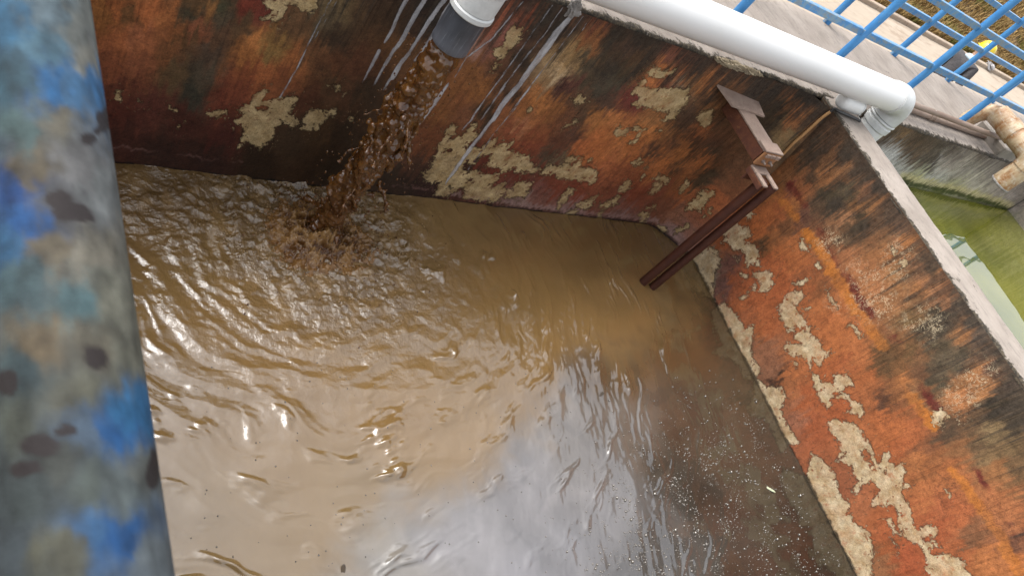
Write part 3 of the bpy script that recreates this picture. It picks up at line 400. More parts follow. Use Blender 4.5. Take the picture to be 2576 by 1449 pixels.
def coping_strip(name, x0, x1, step, y_edge, y_out, parent, along='x', flip=False, seed=0, amp=.011, zt=ZT, xs=None, both=False):
    """walkway / wall top with a chipped rounded lip on the tank side"""
    xs = np.arange(x0, x1+step/2, step) if xs is None else xs; n = len(xs)
    e = amp*fbm(xs*4, xs*0+.3, 5, 40+seed)+amp*1.4*np.clip(fbm(xs*1.3, xs*0+.7, 4, 47+seed)-.12, 0, 1)*2.2
    chip = np.clip(fbm(xs*9, xs*0+2.3, 4, 44+seed), 0, 1)*.02
    rows = [(0, -.026), (0, -.020), (.002, -.014), (.009, -.004), (.022, -.0008), (.05, 0), (.12, 0)]
    wid = abs(y_out-y_edge); sg = 1 if y_out > y_edge else -1
    for q in np.linspace(.2, 1, 8): rows.append((max(.13, q*wid-(.03 if both and q == 1 else 0)), 0))
    if both: rows += [(wid-.022, -.0008), (wid-.009, -.004), (wid-.002, -.014), (wid, -.020), (wid, -.026)]
    V = []; E = []
    for k, (dy, dz) in enumerate(rows):
        w = np.exp(-dy/.05); eo = np.exp(-(wid-dy)/.05) if both else 0
        rz = .0035*fbm(xs*11, xs*0+dy*11, 3, 51+seed)*(1 if dy > .02 else .3)
        yy = y_edge+sg*(dy+e*w*1.2+np.where(k in (2, 3, 4), chip*.6, 0)) - sg*eo*amp*.8*fbm(xs*5, xs*0+9.1, 4, 77+seed)
        zz = zt+dz-np.where(k in (2, 3, 4, 5), chip, 0)+rz
        V.append(np.stack([xs, yy, zz], 1) if along == 'x' else np.stack([yy, xs, zz], 1)); E.append(np.full(n, np.exp(-dy/.032) if k > 0 else 1.0))
    V = np.stack(V, 1).reshape(-1, 3); me = gridmesh(name, V, n, len(rows), flip)
    me_e = np.stack(E, 1).reshape(-1); attr(me, 'edge', np.stack([me_e]*3, 1)); return put(name, me, m_cop, parent)

# long wall across the back
wa = thing('tank_wall', (4, YA, ZR), 'long stained concrete wall behind the falling water, its grey top carrying two blue railings', 'wall')
xs = np.arange(XC, XB+.004, .0072); zs = np.concatenate([np.linspace(-.4, -.06, 6), np.arange(-.05, ZT-.012, .0072)])
X, Z = np.meshgrid(xs, zs, indexing='ij'); X = X.ravel(); Z = Z.ravel()
V = np.stack([X, faceA_y(X, Z)+.004*fbm(X*2.2, Z*2.2, 3, 5), Z], 1); V0 = np.stack([X, np.full_like(X, YA), Z], 1)
V0 = np.where((X > XB-.4)[:, None], V, V0)
me = gridmesh('wall_face', V, len(xs), len(zs)); 
def extraA(px, py, col, w):
    def over(lines, rgb, soft, amt):
        nonlocal col
        f = sstep(-soft, soft*.6, linefield(px, py, lines))*amt; col = col*(1-f[:, None])+lin(rgb)*G_A*f[:, None]
    n = sstep(-.4, .2, w)
    over([('b', [(960, 1150), (1440, 1228), (1800, 1280)], [30, 40]), ('d', [(0, 706), (560, 784), (1000, 835), (1540, 892), (1600, 960), (1760, 1120)], [44, 44, 40, 40, 40])], (136, 112, 106), 4, .75*(.5+.5*n))
    over([('b', [(960, 1190), (1440, 1262), (1800, 1320)], [20, 20]), ('d', [(0, 745), (560, 815), (1000, 868), (1480, 925), (1560, 985), (1740, 1140)], [22])], (62, 38, 32), 4, .8)
    over([('a', [(240, 1200), (740, 1266), (1280, 1335)], [10]), ('b', [(380, 1060), (800, 1120)], [12])], (110, 82, 76), 2, .6*n)
    return col
paint(V0, STA, PLA, HLA, DRA, me, G_A, extra=extraA)
setp(put('wall_face', me, ma, wa), 'rust streaked inner face with dark stains, flaked patches and white lime drips')
xs = np.arange(XB2, XE+.01, .012); zs = np.concatenate([np.linspace(.3, .78, 5), np.arange(.80, ZT-.012, .012)])
X, Z = np.meshgrid(xs, zs, indexing='ij'); X = X.ravel(); Z = Z.ravel(); V = np.stack([X, YA+.004*fbm(X*2, Z*2, 3, 6), Z], 1)

def extraG(px, py, col, w):
    def over(lines, rgb, soft, amt):
        nonlocal col
        f = sstep(-soft, soft*.6, linefield(px, py, lines))*amt; col = col*(1-f[:, None])+lin(rgb)*G_G*f[:, None]
    wl = [(500, 512), (560, 533), (700, 562), (870, 603), (1000, 640), (1130, 690)]
    over([('k', [(x, y-34) for x, y in wl], [40])], (182, 172, 120), 7, .6)
    over([('k', [(x, y-9) for x, y in wl], [26])], (48, 58, 16), 4, .92)
    n = sstep(.02, .22, w)
    over([('k', [(380, 250), (450, 200), (640, 240), (760, 300)], [120])], (52, 36, 24), 22, .75*(.35+.65*n))
    return col
me = gridmesh('wall_face', V, len(xs), len(zs)); paint(V, STG, [], [], [('k', [(720, 350), (650, 420)], [3, 2]), ('k', [(735, 352), (665, 425)], [3, 1]), ('k', [(860, 330), (820, 390)], [3, 2])], me, G_G, extra=extraG)
setp(put('wall_face', me, mg_, wa), 'pale grey face above the green water, brown runs at its top')
xa = np.concatenate([np.arange(-1.5, 1.5, .05), np.arange(1.5, 10, .011), np.arange(10, 16.1, .06)])
coping_strip('walkway_slab', 0, 0, 1, YA+.002, YO, wa, xs=xa)
b = MB(); b.box((-1.5, YA+.12, ZR-.3), (16, YO-.004, ZT-.012), .01); b.box((-1.5, YA+.012, -.4), (XC, YA+.119, ZT-.06)); b.box((XE+.02, YA+.012, -.4), (16, YA+.119, ZT-.06)); b.build('wall_core', m_conc, wa)
# lime crust hanging on the lip above the widest drip
p = on(*K('i', 2200, 110), 1, YA)
def lump(name, c, r, m, parent, sq=(1, 1, 1), seed=0, amp=.35, n=18):
    v = []; f = []
    for i in range(n+1):
        th = math.pi*i/n
        for k in range(2*n):
            ph = math.pi*k/n; d = np.array([math.sin(th)*math.cos(ph), math.sin(th)*math.sin(ph), math.cos(th)]); v.append(d)
    v = np.array(v); q = fbm(v[:, 0]*2.3+v[:, 2]*1.7+seed, v[:, 1]*2.3-v[:, 2]*1.3, 4, 60+seed); rr = r*(1+amp*1.6*q)
    v = np.asarray(c)+v*rr[:, None]*np.asarray(sq)
    for i in range(n):
        for k in range(2*n): f.append((i*2*n+k, (i+1)*2*n+k, (i+1)*2*n+(k+1) % (2*n), i*2*n+(k+1) % (2*n)))
    return MB().add(v, f).build(name, m, parent, True)
m_lime = simple('lime_crust', (.42, .40, .38), (.20, .18, .16), 30, .9, .6, 90)
m_mort = simple('broken_mortar', (.40, .33, .22), (.24, .19, .12), 26, .95, .8, 60)
for cx_, cy_, rr_, sx_ in ((900, 490, .022, 3.0), (1010, 535, .030, 3.4), (1130, 575, .026, 3.0), (1210, 600, .018, 2.6)):
    q_ = on(*K('q', cx_, cy_), 2, ZT-.006); lump('broken_mortar', (q_[0], YA+.004, ZT-.012), rr_, m_mort, wa, (sx_, .8, .62), cx_, .8)
lump('lime_crust', p+np.array([0, .0, .0]), .036, m_lime, wa, (1.0, .55, 1.2), 3, .6)

# partition on the right
wb = thing('partition_wall', (4.75, 0, 0), 'orange rusted dividing wall running down the right side between brown and green water', 'wall')
ys = np.concatenate([np.linspace(-3, -.55, 20), np.arange(-.52, YA+.002, .0066)]); zs = np.concatenate([np.linspace(-.4, -.06, 6), np.arange(-.05, ZT-.012, .0066)])
Y, Z = np.meshgrid(ys, zs, indexing='ij'); Y = Y.ravel(); Z = Z.ravel(); V = np.stack([XB+.004*fbm(Y*2.2, Z*2.2, 3, 8), Y, Z], 1)
me = gridmesh('wall_face', V, len(ys), len(zs), True)
paint(V, STB, PLB, HLB, [], me, G_B, extra=extraB, net=[('e', 1250, 900, 130), ('e', 1550, 1250, 230), ('e', 1820, 1050, 170), ('f', 1400, 260, 190), ('f', 1000, 260, 80), ('f', 1680, 420, 120), ('g', 1020, 160, 140), ('g', 1000, 300, 90), ('m', 250, 700, 200), ('m', 800, 1250, 200)])
setp(put('wall_face', me, mb_, wb), 'orange rust face with a chain of flaked pale patches and a paler line along it')
coping_strip('coping', 0, 0, 1, XB+.001, XB2, wb, 'y', True, 5, .006, ZT-.003, np.concatenate([np.linspace(-3, -.5, 60), np.arange(-.48, YA+.03, .011)]), both=True)
MB().box((XB+.012, -3, -.4), (XB2-.012, YA, ZT-.03)).build('wall_core', m_conc, wb)
MB().box((XB2-.0118, -3, .3), (XB2-.001, YA-.001, ZT-.055)).build('green_side_face', m_conc, wb)
# side, near and far walls of the tanks
wc = thing('side_wall', (-.5, 0, 0), 'grey concrete wall under the blue handrail at the left edge', 'wall')
MB().box((-1.4, -3.0, -.4), (XC, YA+.11, ZT-.06), .01).build('wall_core', m_conc, wc)
coping_strip('coping', 0, 0, 1, XC+.002, -1.4, wc, 'y', False, 8, .006, ZT-.004, np.arange(-3, YA-.01, .04))
wn = thing('near_wall', (2, -3.3, 0), 'plain concrete wall closing the tanks on the near side', 'wall')
MB().box((-1.4, -3.6, -.4), (XE+.4, -3.002, ZT-.06), .01).build('wall_core', m_conc, wn)
coping_strip('coping', 0, 0, 1, -3.0, -3.6, wn, 'x', True, 9, .006, ZT-.004, np.arange(-1.4, XE+.4, .04))
we = thing('end_wall', (XE+.2, 0, 0), 'pale streaked wall at the far end of the green tank', 'wall')
ys = np.arange(-3, YA, .02); zs = np.arange(.5, ZT-.01, .02); Y, Z = np.meshgrid(ys, zs, indexing='ij'); Y = Y.ravel(); Z = Z.ravel()
V = np.stack([np.full_like(Y, XE), Y, Z], 1); me = gridmesh('wall_face', V, len(ys), len(zs), True); paint(V, STG, [], [], [], me, G_G); put('wall_face', me, mg_, we)
coping_strip('coping', 0, 0, 1, XE+.001, XE+.4, we, 'y', True, 12, .006, ZT-.004, np.arange(-3, YA, .03))
MB().box((XE+.012, -3, -.4), (XE+.39, YA, ZT-.06)).build('wall_core', m_conc, we)

# ================================================================ water
SWT = [('z',450,700,(134,104,56)),('z',700,900,(134,102,54)),('z',1000,1050,(138,106,58)),('z',1300,650,(140,108,58)),('z',1450,800,(144,110,60)),('z',1500,620,(120,92,52)),('z',1640,640,(112,88,52)),('z',1600,720,(136,104,58)),('z',900,1250,(130,104,62)),('z',500,1300,(130,104,62)),('z',700,1450,(130,104,62)),('z',1150,1120,(136,106,60)),('z',420,500,(122,92,48)),('z',700,520,(116,88,46)),('z',850,640,(120,92,52)),('z',1100,560,(134,104,58)),('z',1300,560,(126,98,56)),('z',550,800,(134,102,54)),('z',400,1000,(134,104,58)),('z',1200,1250,(130,104,62)),('z',1350,950,(140,108,60))]
SWD = [('z',1750,720,(88,72,46)),('z',1850,950,(78,66,48)),('z',1700,900,(98,74,42)),('z',1580,950,(96,74,46)),('z',1700,1100,(50,42,32)),('z',1950,1300,(50,44,36)),('z',2050,1400,(36,33,26)),('z',1550,1100,(112,104,96)),('z',1400,1100,(138,130,122)),('z',1200,1400,(150,146,146)),('z',1350,1250,(146,141,140)),('z',1300,1500,(146,143,145)),('z',1450,1350,(138,135,136)),('z',1550,1300,(118,113,110)),('z',1650,1400,(74,69,64)),('z',1000,1400,(150,142,130)),('z',1800,830,(74,60,42)),('z',1900,1150,(72,64,50)),('z',2000,1250,(56,51,42)),('z',1600,1500,(84,80,76)),('z',1850,1500,(42,38,31)),('z',1750,1250,(44,38,30)),('z',1000,1500,(150,144,136))]  # pale greys: surface film plus sky reflection painted into the water colour
IMP = np.array([1.60, 2.17])
xs = np.arange(XC, XB+.004, .0062); ys = np.concatenate([np.linspace(-3, -.42, 40), np.arange(-.4, YA+.004, .0062)])
X, Y = np.meshgrid(xs, ys, indexing='ij'); X = X.ravel(); Y = Y.ravel()
def water_height(X, Y):
    dx, dy = X-IMP[0], Y-IMP[1]; r = np.hypot(dx, dy)+1e-6
    wr = r+.10*fbm(X*1.7, Y*1.7, 3, 71); near = np.exp(-(r/.42)**2); mid = np.exp(-r/.75)
    right = sstep(2.5, 3.6, X+.35*(1.6-Y))
    h = .0062*np.sin(2*np.pi*wr/.21)*mid*sstep(.1, .5, r)*(1-.6*right)
    h += .004*np.sin(2*np.pi*(wr*1.0)/.115+1.0+3*fbm(X*2, Y*2, 2, 75))*np.exp(-r/.55)
    # steep broken chop near the fall and along the wall to its left
    left = np.exp(-((Y-2.25)/.28)**2)*sstep(2.0, .9, X)
    c1 = fbm(X*11, Y*11, 5, 81, .55); c2 = 1-2*np.abs(fbm(X*7+3*c1*.1, Y*7, 4, 85, .5)); c3 = fbm(X*30, Y*30, 4, 88, .5)
    h += (.022*near+.008*left+.0026*np.exp(-(r/.95)**2))*c1+(.020*near+.006*left+.002*np.exp(-(r/.8)**2))*c2*c2+(.0030*near+.0016*left+.0012*np.exp(-(r/.75)**2))*c3
    h += .05*np.exp(-(r/.13)**2)*(.4+c1)-.012*np.exp(-(r/.3)**2)
    # travelling ripples: broken arcs round the fall
    th = np.arctan2(dy, dx); rw = r+.13*fbm(X*1.9, Y*1.9, 3, 90)
    rip = 1-2*np.abs(fbm(rw*4.6+2, th*1.5+5, 4, 91, .42)); rp2 = fbm(rw*15, th*5.0+5, 3, 93, .5); rp3 = fbm(X*17, Y*17, 3, 94, .5)
    band = np.exp(-((r-.95)/.62)**2); amp = .0088*band+.0024
    h += amp*rip*(1-.45*right)+.0042*np.exp(-((r-.55)/.55)**2)*rp2*(1-.4*right)+.0014*np.exp(-((r-.45)/.55)**2)*rp3+.0006*np.exp(-((r-.9)/.5)**2)*rp3
    pat = sstep(.08, .32, fbm(X*2.3, Y*2.3, 3, 151))*sstep(2.7, 1.5, r)
    flk = np.clip(fbm(rw*10+11, th*4.2+3, 4, 153, .5)-.09, 0, 1); h += (.30+.70*pat)*sstep(3.2, 2.0, r)*((.055+.035*sstep(.9, 1.3, r))*flk**1.3+.0016*fbm(X*30, Y*30, 3, 155)*sstep(.0, .12, flk))
    h += .0028*fbm(X*2.6, Y*2.6, 2, 95)*(1+.8*right)+.0010*fbm(X*9, Y*9, 3, 97)*sstep(2.2, .6, r)
    # drawn-out wavelets on the darker side
    dk = sstep(1.45, 2.45, X-.25*(Y-.8))*sstep(1.95, 1.45, Y)*sstep(3.7, 2.9, X)
    cb, sb = np.cos(-.35), np.sin(-.35); u = X*cb+Y*sb; v = -X*sb+Y*cb
    h += dk*(.0085*fbm(u*6.0, v*2.4, 4, 101, .5)+.0026*fbm(u*17, v*7, 3, 105))
    wl = np.minimum(np.abs(YA-Y), np.abs(XB-X)); h += .006*np.exp(-wl/.02)*(.3+fbm(X*5+Y*5, Y*5, 3, 115))
    return h
H = water_height(X, Y); V = np.stack([X, Y, H], 1)
me = gridmesh('brown_water', V, len(xs), len(ys))
px, py = project(np.stack([X, Y, X*0], 1))
w1 = fbm(X*2.2, Y*2.2, 5, 121); w2 = fbm(X*2.2+9, Y*2.2, 5, 125); w3 = fbm(X*1.3+1.2*w1, Y*3.5+1.2*w2, 5, 129)
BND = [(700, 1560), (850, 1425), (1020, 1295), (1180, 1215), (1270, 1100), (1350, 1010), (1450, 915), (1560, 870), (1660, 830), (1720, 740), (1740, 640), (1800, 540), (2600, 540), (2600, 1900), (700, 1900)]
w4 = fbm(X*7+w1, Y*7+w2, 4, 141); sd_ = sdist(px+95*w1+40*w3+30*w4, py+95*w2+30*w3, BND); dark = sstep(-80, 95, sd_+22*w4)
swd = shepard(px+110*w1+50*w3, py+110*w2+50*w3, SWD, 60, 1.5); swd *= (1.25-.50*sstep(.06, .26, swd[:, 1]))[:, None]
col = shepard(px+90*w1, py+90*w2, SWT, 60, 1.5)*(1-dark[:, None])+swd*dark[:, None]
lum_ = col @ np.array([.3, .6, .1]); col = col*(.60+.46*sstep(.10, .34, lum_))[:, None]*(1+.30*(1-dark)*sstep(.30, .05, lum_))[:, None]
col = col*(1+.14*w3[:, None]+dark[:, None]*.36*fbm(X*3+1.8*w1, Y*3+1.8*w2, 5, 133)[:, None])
r = np.hypot(X-IMP[0], Y-IMP[1]); foam = np.exp(-(r/.5)**2)+.35*np.exp(-(r/.95)**4)+.9*np.exp(-((Y-2.3)/.2)**2)*sstep(2.1, .9, X)
fo = sstep(.1, .5, fbm(X*9, Y*9, 5, 137)+.15)*np.clip(foam, 0, 1); col = col*(1-.35*fo[:, None])+lin((165, 130, 78))*.35*fo[:, None]
lm_ = (col @ np.array([.4, .5, .1]))[:, None]; col = col+(lm_*np.array([1.12, 1.0, .80])-col)*(.12*(1-dark))[:, None]
attr(me, 'stain', np.clip(col, .004, .9)); attr(me, 'mask', np.stack([np.clip(foam, 0, 1), dark, 0*dark], 1))
t = NT('muddy_water', .015, .5); mk = t.sep(t.attr('mask'))
c = t.attr('stain'); c = t.mix(t.ramp(t.noise(70, 5, .7), .6, .8, 0, .25), c, t.mix(1.0, c, (.55, .5, .5), 'MULTIPLY')); t.color(c)
t.b.inputs['IOR'].default_value = 1.92
hb = t.math('ADD', t.math('MULTIPLY', t.noise(60, 4, .6), t.math('ADD', t.math('MULTIPLY', mk[0], 2.2), .06)), t.math('MULTIPLY', t.noise(26, 3, .5), .10)); t.bump(hb, .5, .008)
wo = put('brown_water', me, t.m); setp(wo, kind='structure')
xs = np.arange(XB2-.01, XE+.01, .03); ys = np.arange(-3, YA+.01, .03); X, Y = np.meshgrid(xs, ys, indexing='ij'); X = X.ravel(); Y = Y.ravel()
me = gridmesh('green_water', np.stack([X, Y, ZG+.0012*fbm(X*2.5, Y*2.5, 3, 141)], 1), len(xs), len(ys))
t = NT('green_water', .02, .5); t.color(t.mix(t.ramp(t.noise(1.6, 5, .6), .35, .65), (.085, .095, .005), (.15, .15, .014))); t.b.inputs['IOR'].default_value = 1.5
setp(put('green_water', me, t.m), kind='structure')
# ================================================================ falling water
m_str = NT('falling_brown_water', .03, .5); t = m_str
c = t.mix(t.ramp(t.noise(14, 5, .65, t.map((1, 1, .5))), .35, .65), (.060, .020, .005), (.150, .064, .016)); c = t.mix(t.ramp(t.noise(50, 4, .7), .58, .72, 0, .6), c, (.24, .14, .05)); t.color(c)
t.b.inputs['IOR'].default_value = 1.55; t.b.inputs['Subsurface Weight'].default_value = .15; t.b.inputs['Subsurface Radius'].default_value = (.02, .008, .002); t.b.inputs['Subsurface Scale'].default_value = .4
t.bump(t.noise(45, 4, .6, t.map((1, 1, .55))), .35, .008); m_str = t.m
ZM = 1.285; OX, OY = 1.612, 2.17       # mouth height and axis of the outlet
fw = thing('falling_water', (OX, OY, 0), 'ragged brown waste water pouring from the black pipe and splashing into the tank', 'falling water')
rg = np.random.default_rng(5); mb = MB()
zz = np.linspace(ZM+.10, -.05, 60); tt = (ZM-zz)/ZM; Tc = np.clip(tt, 0, 1)
drift = -.055*Tc**1.4
for s in range(11):        # body of the jet: a broad sheet at the mouth, thinning and swaying lower down
    a = 2*np.pi*s/11+.3; q = .8 if s else 0; wob = rg.uniform(0, 60)
    ox = q*np.cos(a)*(.050+.004*Tc)+.030*Tc**.7*fbm(Tc*4+wob, Tc*0+s, 3, 200); oy = q*np.sin(a)*(.046-.008*Tc)+.022*Tc**.7*fbm(Tc*4+wob, Tc*0+s+50, 3, 201)
    R = (.034-.008*Tc)*(1+(.25+.8*Tc)*fbm(Tc*10+wob, Tc*0+s*3, 3, 202)); R = np.where(tt < .03, np.minimum(R, .026), R)
    mb.tube(np.stack([OX+drift+ox, OY+oy, zz], 1), np.clip(R, .005, .05), 10)
for s in range(40):        # torn ligaments wandering on its flanks
    a = rg.uniform(0, 2*np.pi); lo = rg.uniform(.03, .85); hi = lo+rg.uniform(.08, .30); wob = rg.uniform(0, 60); sel = (tt >= lo) & (tt <= hi)
    if sel.sum() < 4: continue
    T = tt[sel]; u = (T-T[0])/(T[-1]-T[0]+1e-6); sp = (.058+.020*np.sin(np.pi*np.clip(T*1.1, 0, 1)))*rg.uniform(.75, 1.35)
    P = np.stack([OX-.055*T**1.4+sp*np.cos(a+.8*u)+.030*fbm(T*9+wob, T*0+s, 3, 210), OY+.8*sp*np.sin(a+.8*u)+.026*fbm(T*9+wob, T*0+s+9, 3, 211), zz[sel]], 1)
    P[:, 1] = np.minimum(P[:, 1], YA-.03); mb.tube(P, np.clip(rg.uniform(.007, .019)*np.sin(np.pi*(.08+.86*u))**.6*(1+.7*fbm(T*16+wob, T*0, 2, 212)), .003, .03), 8)
def blob(mb, c, r, k=6, seed=0, st=(1, 1, 1)):
    v = []; f = []; n = k; m = 2*k
    for i in range(n+1):
        th = math.pi*i/n
        for j in range(m):
            ph = 2*math.pi*j/m; v.append((c[0]+r*st[0]*math.sin(th)*math.cos(ph), c[1]+r*st[1]*math.sin(th)*math.sin(ph), c[2]+r*st[2]*math.cos(th)))
    for i in range(n):
        for j in range(m): f.append((i*m+j, (i+1)*m+j, (i+1)*m+(j+1) % m, i*m+(j+1) % m))
    mb.add(v, f)
for s in range(60):      # torn lumps on the flanks of the stream
    T = rg.uniform(.22, .97); a = rg.uniform(0, 2*np.pi); sp = (.06+.03*math.sin(math.pi*min(1, T*1.2)))*rg.uniform(.8, 1.3)
    blob(mb, (OX-.04*T**1.4+sp*math.cos(a)-.02*T, OY+.8*sp*math.sin(a), ZM*(1-T)), rg.uniform(.005, .017), 5, s, (1, 1, rg.uniform(.8, 2.0)))
for s in range(16):       # threads thrown off to the side
    T = rg.uniform(.25, .95); a = rg.uniform(0, 2*np.pi); p = np.array([OX-.02*T+(.05+.05*T)*math.cos(a), OY+(.04+.04*T)*math.sin(a), ZM*(1-T)]); pts = [p]
    d = np.array([math.cos(a), math.sin(a), -.6])*.022
    for k in range(6): pts.append(pts[-1]+d+rg.normal(0, .008, 3)); d = d*.93+np.array([0, 0, -.004])
    mb.tube(pts, np.linspace(.008, .0035, 7), 6)
so_ = mb.build('stream', m_str, fw, True)
md = so_.modifiers.new('fuse', 'REMESH'); md.mode = 'VOXEL'; md.voxel_size = .0040; md.use_smooth_shade = True
tx = bpy.data.textures.new('ragged', 'CLOUDS'); tx.noise_scale = .050; tx.noise_depth = 2
md = so_.modifiers.new('ragged', 'DISPLACE'); md.texture = tx; md.texture_coords = 'LOCAL'; md.strength = .050; md.mid_level = .52
md = so_.modifiers.new('soften', 'SMOOTH'); md.iterations = 3; md.factor = .5
# churned water where it lands: a ragged crater of crests
xs = np.arange(1.02, 2.12, .0034); ys = np.arange(1.72, YA-.002, .0034); X, Y = np.meshgrid(xs, ys, indexing='ij'); X = X.ravel(); Y = Y.ravel()
ex, ey = X-IMP[0]+.05, Y-IMP[1]+.02; rr = np.hypot(ex*.85, ey*1.05); an = np.arctan2(ey, ex)
en = np.exp(-(rr/(.165+.05*fbm(np.cos(an)*2, np.sin(an)*2, 3, 601)))**2); en2 = np.exp(-(rr/.28)**2)
q1 = fbm(X*13, Y*13, 5, 611, .58); q2 = 1-2*np.abs(fbm(X*19+.6*q1, Y*19, 4, 615, .55)); q3 = 1-2*np.abs(fbm(X*46, Y*46, 3, 619, .55))
hh = water_height(X, Y)-.010+en*(.026+.060*q1+.030*q2*np.abs(q2)+.006*q3)+en2*(.012*q2+.003*q3+.010*q1)
dx_ = .030*en*fbm(X*16, Y*16, 4, 631); dy_ = .030*en*fbm(X*16+9, Y*16, 4, 635)
me = gridmesh('splash', np.stack([X+dx_, np.minimum(Y+dy_, YA-.002), hh], 1), len(xs), len(ys))
fr = sstep(.15, .7, q2*.6+q1)*en2; base = lin((104, 68, 28))[None]*(1-en[:, None])*1.0+lin((72, 42, 17))[None]*en[:, None]; base = base+(lin((168, 130, 80))[None]-base)*(.8*fr)[:, None]
attr(me, 'stain', base); t = NT('churned_water', .05, .5); c = t.attr('stain'); t.color(t.mix(t.ramp(t.noise(120, 4, .7), .4, .7, 0, .5), c, t.mix(1.0, c, (.5, .45, .4), 'MULTIPLY'))); t.b.inputs['IOR'].default_value = 1.45; t.bump(t.noise(90, 4, .6), .35, .006)
put('splash', me, t.m, fw)
mb = MB()
for s in range(900):
    a = rg.uniform(0, 2*np.pi); q = abs(rg.normal(0, .26))+.06; T = rg.uniform(0, 1)
    if s < 560: P = (IMP[0]-.06+q*math.cos(a), min(YA-.03, IMP[1]+q*.8*math.sin(a)), rg.uniform(.01, .20)*math.exp(-(q/.4)**2)+.012)
    else: P = (OX-.03*T+(.09+.06*T)*rg.uniform(.8, 1.9)*math.cos(a), min(YA-.02, OY+(.09+.05*T)*rg.uniform(.8, 1.7)*math.sin(a)), ZM*(1-T)*.95+.02)
    blob(mb, P, rg.uniform(.0014, .0048), 4, s, (1, 1, rg.uniform(.9, 1.8)))
o = mb.build('spray_drops', m_str, fw, True); setp(o, kind='stuff')

# ================================================================ pipes
t = NT('white_plastic_pipe', .42, .45); c = t.mix(t.ramp(t.noise(3, 5, .6, t.map((.4, 1, 1))), .35, .7), (.86, .86, .84), (.80, .80, .775))
c = t.mix(t.ramp(t.noise(55, 5, .8), .70, .74, 0, .6), c, (.33, .32, .30)); c = t.mix(t.ramp(t.noise(9, 6, .75, t.map((.3, 1, 2.5))), .60, .76, 0, .35), c, (.52, .48, .42)); t.color(c); m_white = t.m
m_white2 = simple('white_fitting', (.66, .67, .65), (.74, .75, .73), 5, .38, .08, 60, (.35, .34, .30), spotlo=.69, spotscale=30)
m_black = NT('dark_grey_plastic', .38, .5); t = m_black
c = t.mix(t.ramp(t.noise(9, 5, .6, t.map((1, 1, .25))), .35, .7), (.035, .038, .044), (.085, .09, .105)); c = t.mix(t.ramp(t.noise(1, 5, .75, t.map((120, 120, 7))), .55, .66, 0, .5), c, (.30, .31, .34)); c = t.mix(t.ramp(t.noise(85, 4, .8), .68, .76, 0, .5), c, (.33, .33, .34))
z = t.node("ShaderNodeSeparateXYZ", 2, ins={0: t.tc.outputs['Object']}); c = t.mix(t.ramp(t.math('ADD', z, t.ramp(t.noise(25, 3), .3, .7, -.012, .012)), ZM+.085, ZM+.03, 0, .55), c, (.13, .135, .155)); t.color(c); t.bump(t.noise(60, 4, .7), .15, .003); m_black = t.m
MY, MZ, MR = 2.400, 1.642, .100         # long white pipe
XEL = 5.215
wp = thing('white_pipe', (3.5, MY, ZT), 'long white plastic pipe lying above the edge of the back wall', 'pipe')
MB().tube([(1.2, MY, MZ), (2.5, MY, MZ), (3.8, MY, MZ), (XEL-.10, MY, MZ)], MR, 48).build('pipe_run', m_white, wp, True)
p0 = (XEL-.105, MY, MZ); p1 = (XEL+.01, MY, MZ-.115)
eb = MB().tube([(XEL-.16, MY, MZ)]+list(arc(p0, (XEL+.01, MY, MZ), p1, 12))+[(XEL+.01, MY, MZ-.15)], MR+.0075, 44); eb.ring((XEL-.175, MY, MZ), (1, 0, 0), MR+.009, MR-.01, .016, 44)
e_ = eb.build('elbow', m_white2, wp, True)
MB().ring((XEL+.01, MY, MZ-.155), (0, 0, -1), MR+.012, MR-.01, .02, 44).ring((XEL+.01, MY, MZ-.185), (0, 0, -1), MR+.009, MR-.01, .05, 44).build('coupling', m_white2, wp, True)
MB().tube([(XEL+.01, MY, MZ-.16), (XEL+.01, MY, 1.2), (XEL+.01, MY, .98)], MR, 44).build('drop_pipe', m_white, wp, True)
tb = MB().tube(list(arc((1.612, MY-.08, MZ), (1.612, OY, MZ), (1.612, OY, MZ-.15), 10)), .088, 32); tb.tube([(1.612, MY-.02, MZ), (1.612, MY-.085, MZ)], .088, 32); tb.build('branch_bend', m_white2, wp, True)
st = thing('pipe_stub', (4.82, 2.35, ZT), 'short white pipe offcut wedged under the long white pipe at the corner of the coping', 'pipe')
v = [(4.60, .012), (4.606, .034), (4.62, .047), (4.645, .052), (4.72, .053), (4.83, .053)]
MB().tube([(x-.03, 2.385-.02*(x-4.6), ZT+.064) for x, _ in v], [q for _, q in v], 32, True).build('offcut_tube', m_white, st, True)
MB().ring((4.785, 2.381, ZT+.064), (1, 0, 0), .0555, .046, .022, 32).build('offcut_rim', m_white2, st, True)
op = thing('outlet_pipe', (OX, OY, ZM), 'short scratched black pipe hanging upright with brown water pouring out', 'pipe')
n = 40; prof = [(.080, ZM+.42), (.080, ZM+.02), (.081, ZM+.006), (.079, ZM), (.074, ZM+.001), (.0725, ZM+.012), (.0725, ZM+.40)]
v = [(OX+r*math.cos(2*math.pi*k/n), OY+r*math.sin(2*math.pi*k/n), z) for r, z in prof for k in range(n)]
f = [(i*n+k, (i+1)*n+k, (i+1)*n+(k+1) % n, i*n+(k+1) % n) for i in range(len(prof)-1) for k in range(n)]
MB().add(v, f).build('pipe_barrel', m_black, op, True)
cb = MB().ring((OX, OY, ZM+.168), (0, 0, 1), .094, .079, .030, 44).ring((OX, OY, ZM+.198), (0, 0, 1), .089, .0795, .10, 44).ring((OX, OY, ZM+.30), (0, 0, 1), .098, .0795, .03, 44); cb.build('socket_collar', m_white2, op, True)

